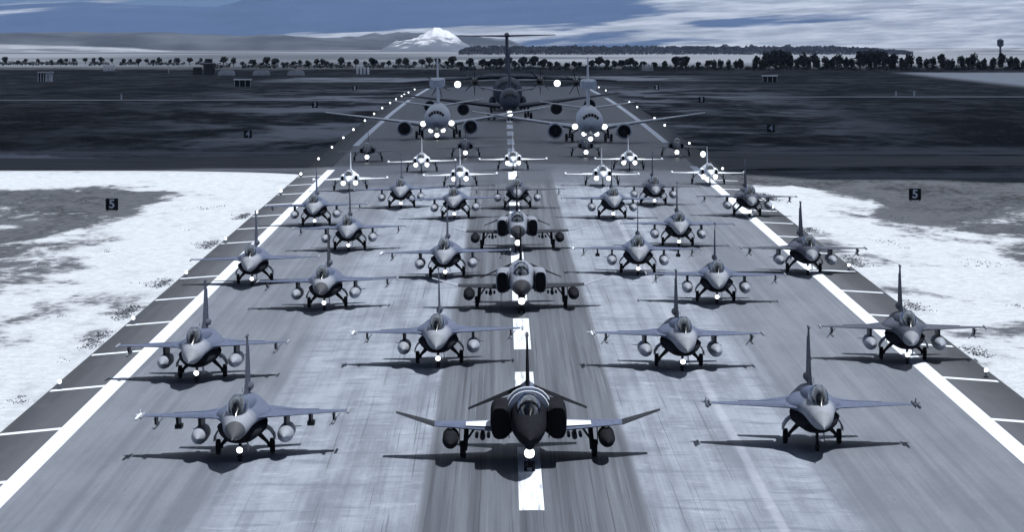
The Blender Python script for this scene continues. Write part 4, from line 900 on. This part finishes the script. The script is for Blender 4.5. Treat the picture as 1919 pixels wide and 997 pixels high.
# scrub that fills the gaps under the trees
def scrub():
    r = random.Random(21); b = MB()
    for i in range(9000):
        xx = r.uniform(-20, 1940); y = 2540+r.uniform(-30, 40) if xx > 862 else (2820+r.uniform(-80, 80) if xx > 385 else 3250+r.uniform(-160, 160))
        if mnoise.noise(Vector((xx*.035, 7, 0))) < -.18: continue
        p = Vector((px(xx, y), y, 8.8+abs(r.gauss(0, .75)))); q = r.uniform(.3, .7); u = Vector((r.gauss(0, 1), r.gauss(0, 1), r.gauss(0, 1))).normalized(); v_ = u.orthogonal().normalized()*q; w_ = u.cross(v_)
        b.add([p-v_-w_*.6, p+v_-w_*.4, p+v_*.7+w_, p-v_*.8+w_*.7], [(0, 1, 2, 3)])
    o = link('scrub', b.mesh('scrub', 'leaf_dark', 0)); o['kind'] = 'stuff'; o['label'] = 'low dark scrub filling the gaps under the far trees'; o['category'] = 'scrub'
scrub()
# far wood that reads as one mass
def far_wood():
    r = random.Random(5); b = MB(); D = 6600.
    for i in range(26000):
        xx = r.uniform(860, 1710); top = 10.5+3.0*mnoise.noise(Vector((xx*.06, 0, 0)))+2.2*mnoise.noise(Vector((xx*.21, 3, 0))); top *= min(1, (xx-850)/40, (1725-xx)/160)**.5; zz = 8.8+top*r.random()**.6; y = D+r.uniform(-40, 160)
        p = Vector((px(xx, y), y, zz)); s = r.uniform(.5, 1.1); u = Vector((r.gauss(0, .6), -1, r.gauss(0, .6))).normalized(); v_ = u.orthogonal().normalized()*s; w_ = u.cross(v_)
        b.add([p-v_-w_*.6, p+v_-w_*.4, p+v_*.7+w_, p-v_*.8+w_*.7], [(0, 1, 2, 3)])
    o = link('far_wood', b.mesh('far_wood', 'wood_leaf', 0)); o['kind'] = 'stuff'; o['label'] = 'blue grey belt of distant wood along the horizon'; o['category'] = 'wood'
far_wood()
# dry tufts along the runway verge and in patches
def tufts():
    r = random.Random(11); b = MB()
    for i in range(11000):
        s = r.choice((-1, 1)); y = r.uniform(215, 560)
        near = r.random() < .45
        x = XC+s*(26.9+abs(r.gauss(0, .5)) if near else r.uniform(27, 34+y*.03))
        k = mnoise.noise(Vector((x*.22, y*.05, 4)))+(.1 if near else 0)
        if k < (.24+.2*r.random() if near else .36+.2*r.random()): continue
        z = surf(x, y)-.06
        for j in range(4):
            a = r.uniform(0, 6.28); h = r.uniform(.03, .11); w_ = r.uniform(.03, .08); ox, oy = r.gauss(0, .25), r.gauss(0, .5)
            b.add([(x+ox-w_, y+oy, z), (x+ox+w_, y+oy, z), (x+ox+math.cos(a)*.12, y+oy+math.sin(a)*.12, z+h)], [(0, 1, 2)])
    o = link('dry_grass', b.mesh('dry_grass', 'dry_grass', 0)); o['kind'] = 'stuff'; o['label'] = 'dry dark grass tufts on the pale dust beside the runway'; o['category'] = 'grass'
tufts()

# ------------------------------------------------------------------ the air: thin even haze over the whole plain
hm = bpy.data.materials.new('haze_air'); hm.use_nodes = True; nt = hm.node_tree; nt.nodes.remove(nt.nodes['Principled BSDF'])
pv = nt.nodes.new('ShaderNodeVolumePrincipled'); pv.inputs['Color'].default_value = (.5, .66, .95, 1); pv.inputs['Density'].default_value = 1.6e-5; pv.inputs['Anisotropy'].default_value = .2
nt.links.new(pv.outputs[0], nt.nodes['Material Output'].inputs['Volume'])
me = MB().box(-17000, 17000, -500, 31000, -25, 340).mesh('haze', hm, 0)
o = link('haze', me); o['kind'] = 'stuff'; o['label'] = 'thin bluish haze over the whole plain'; o['category'] = 'haze'
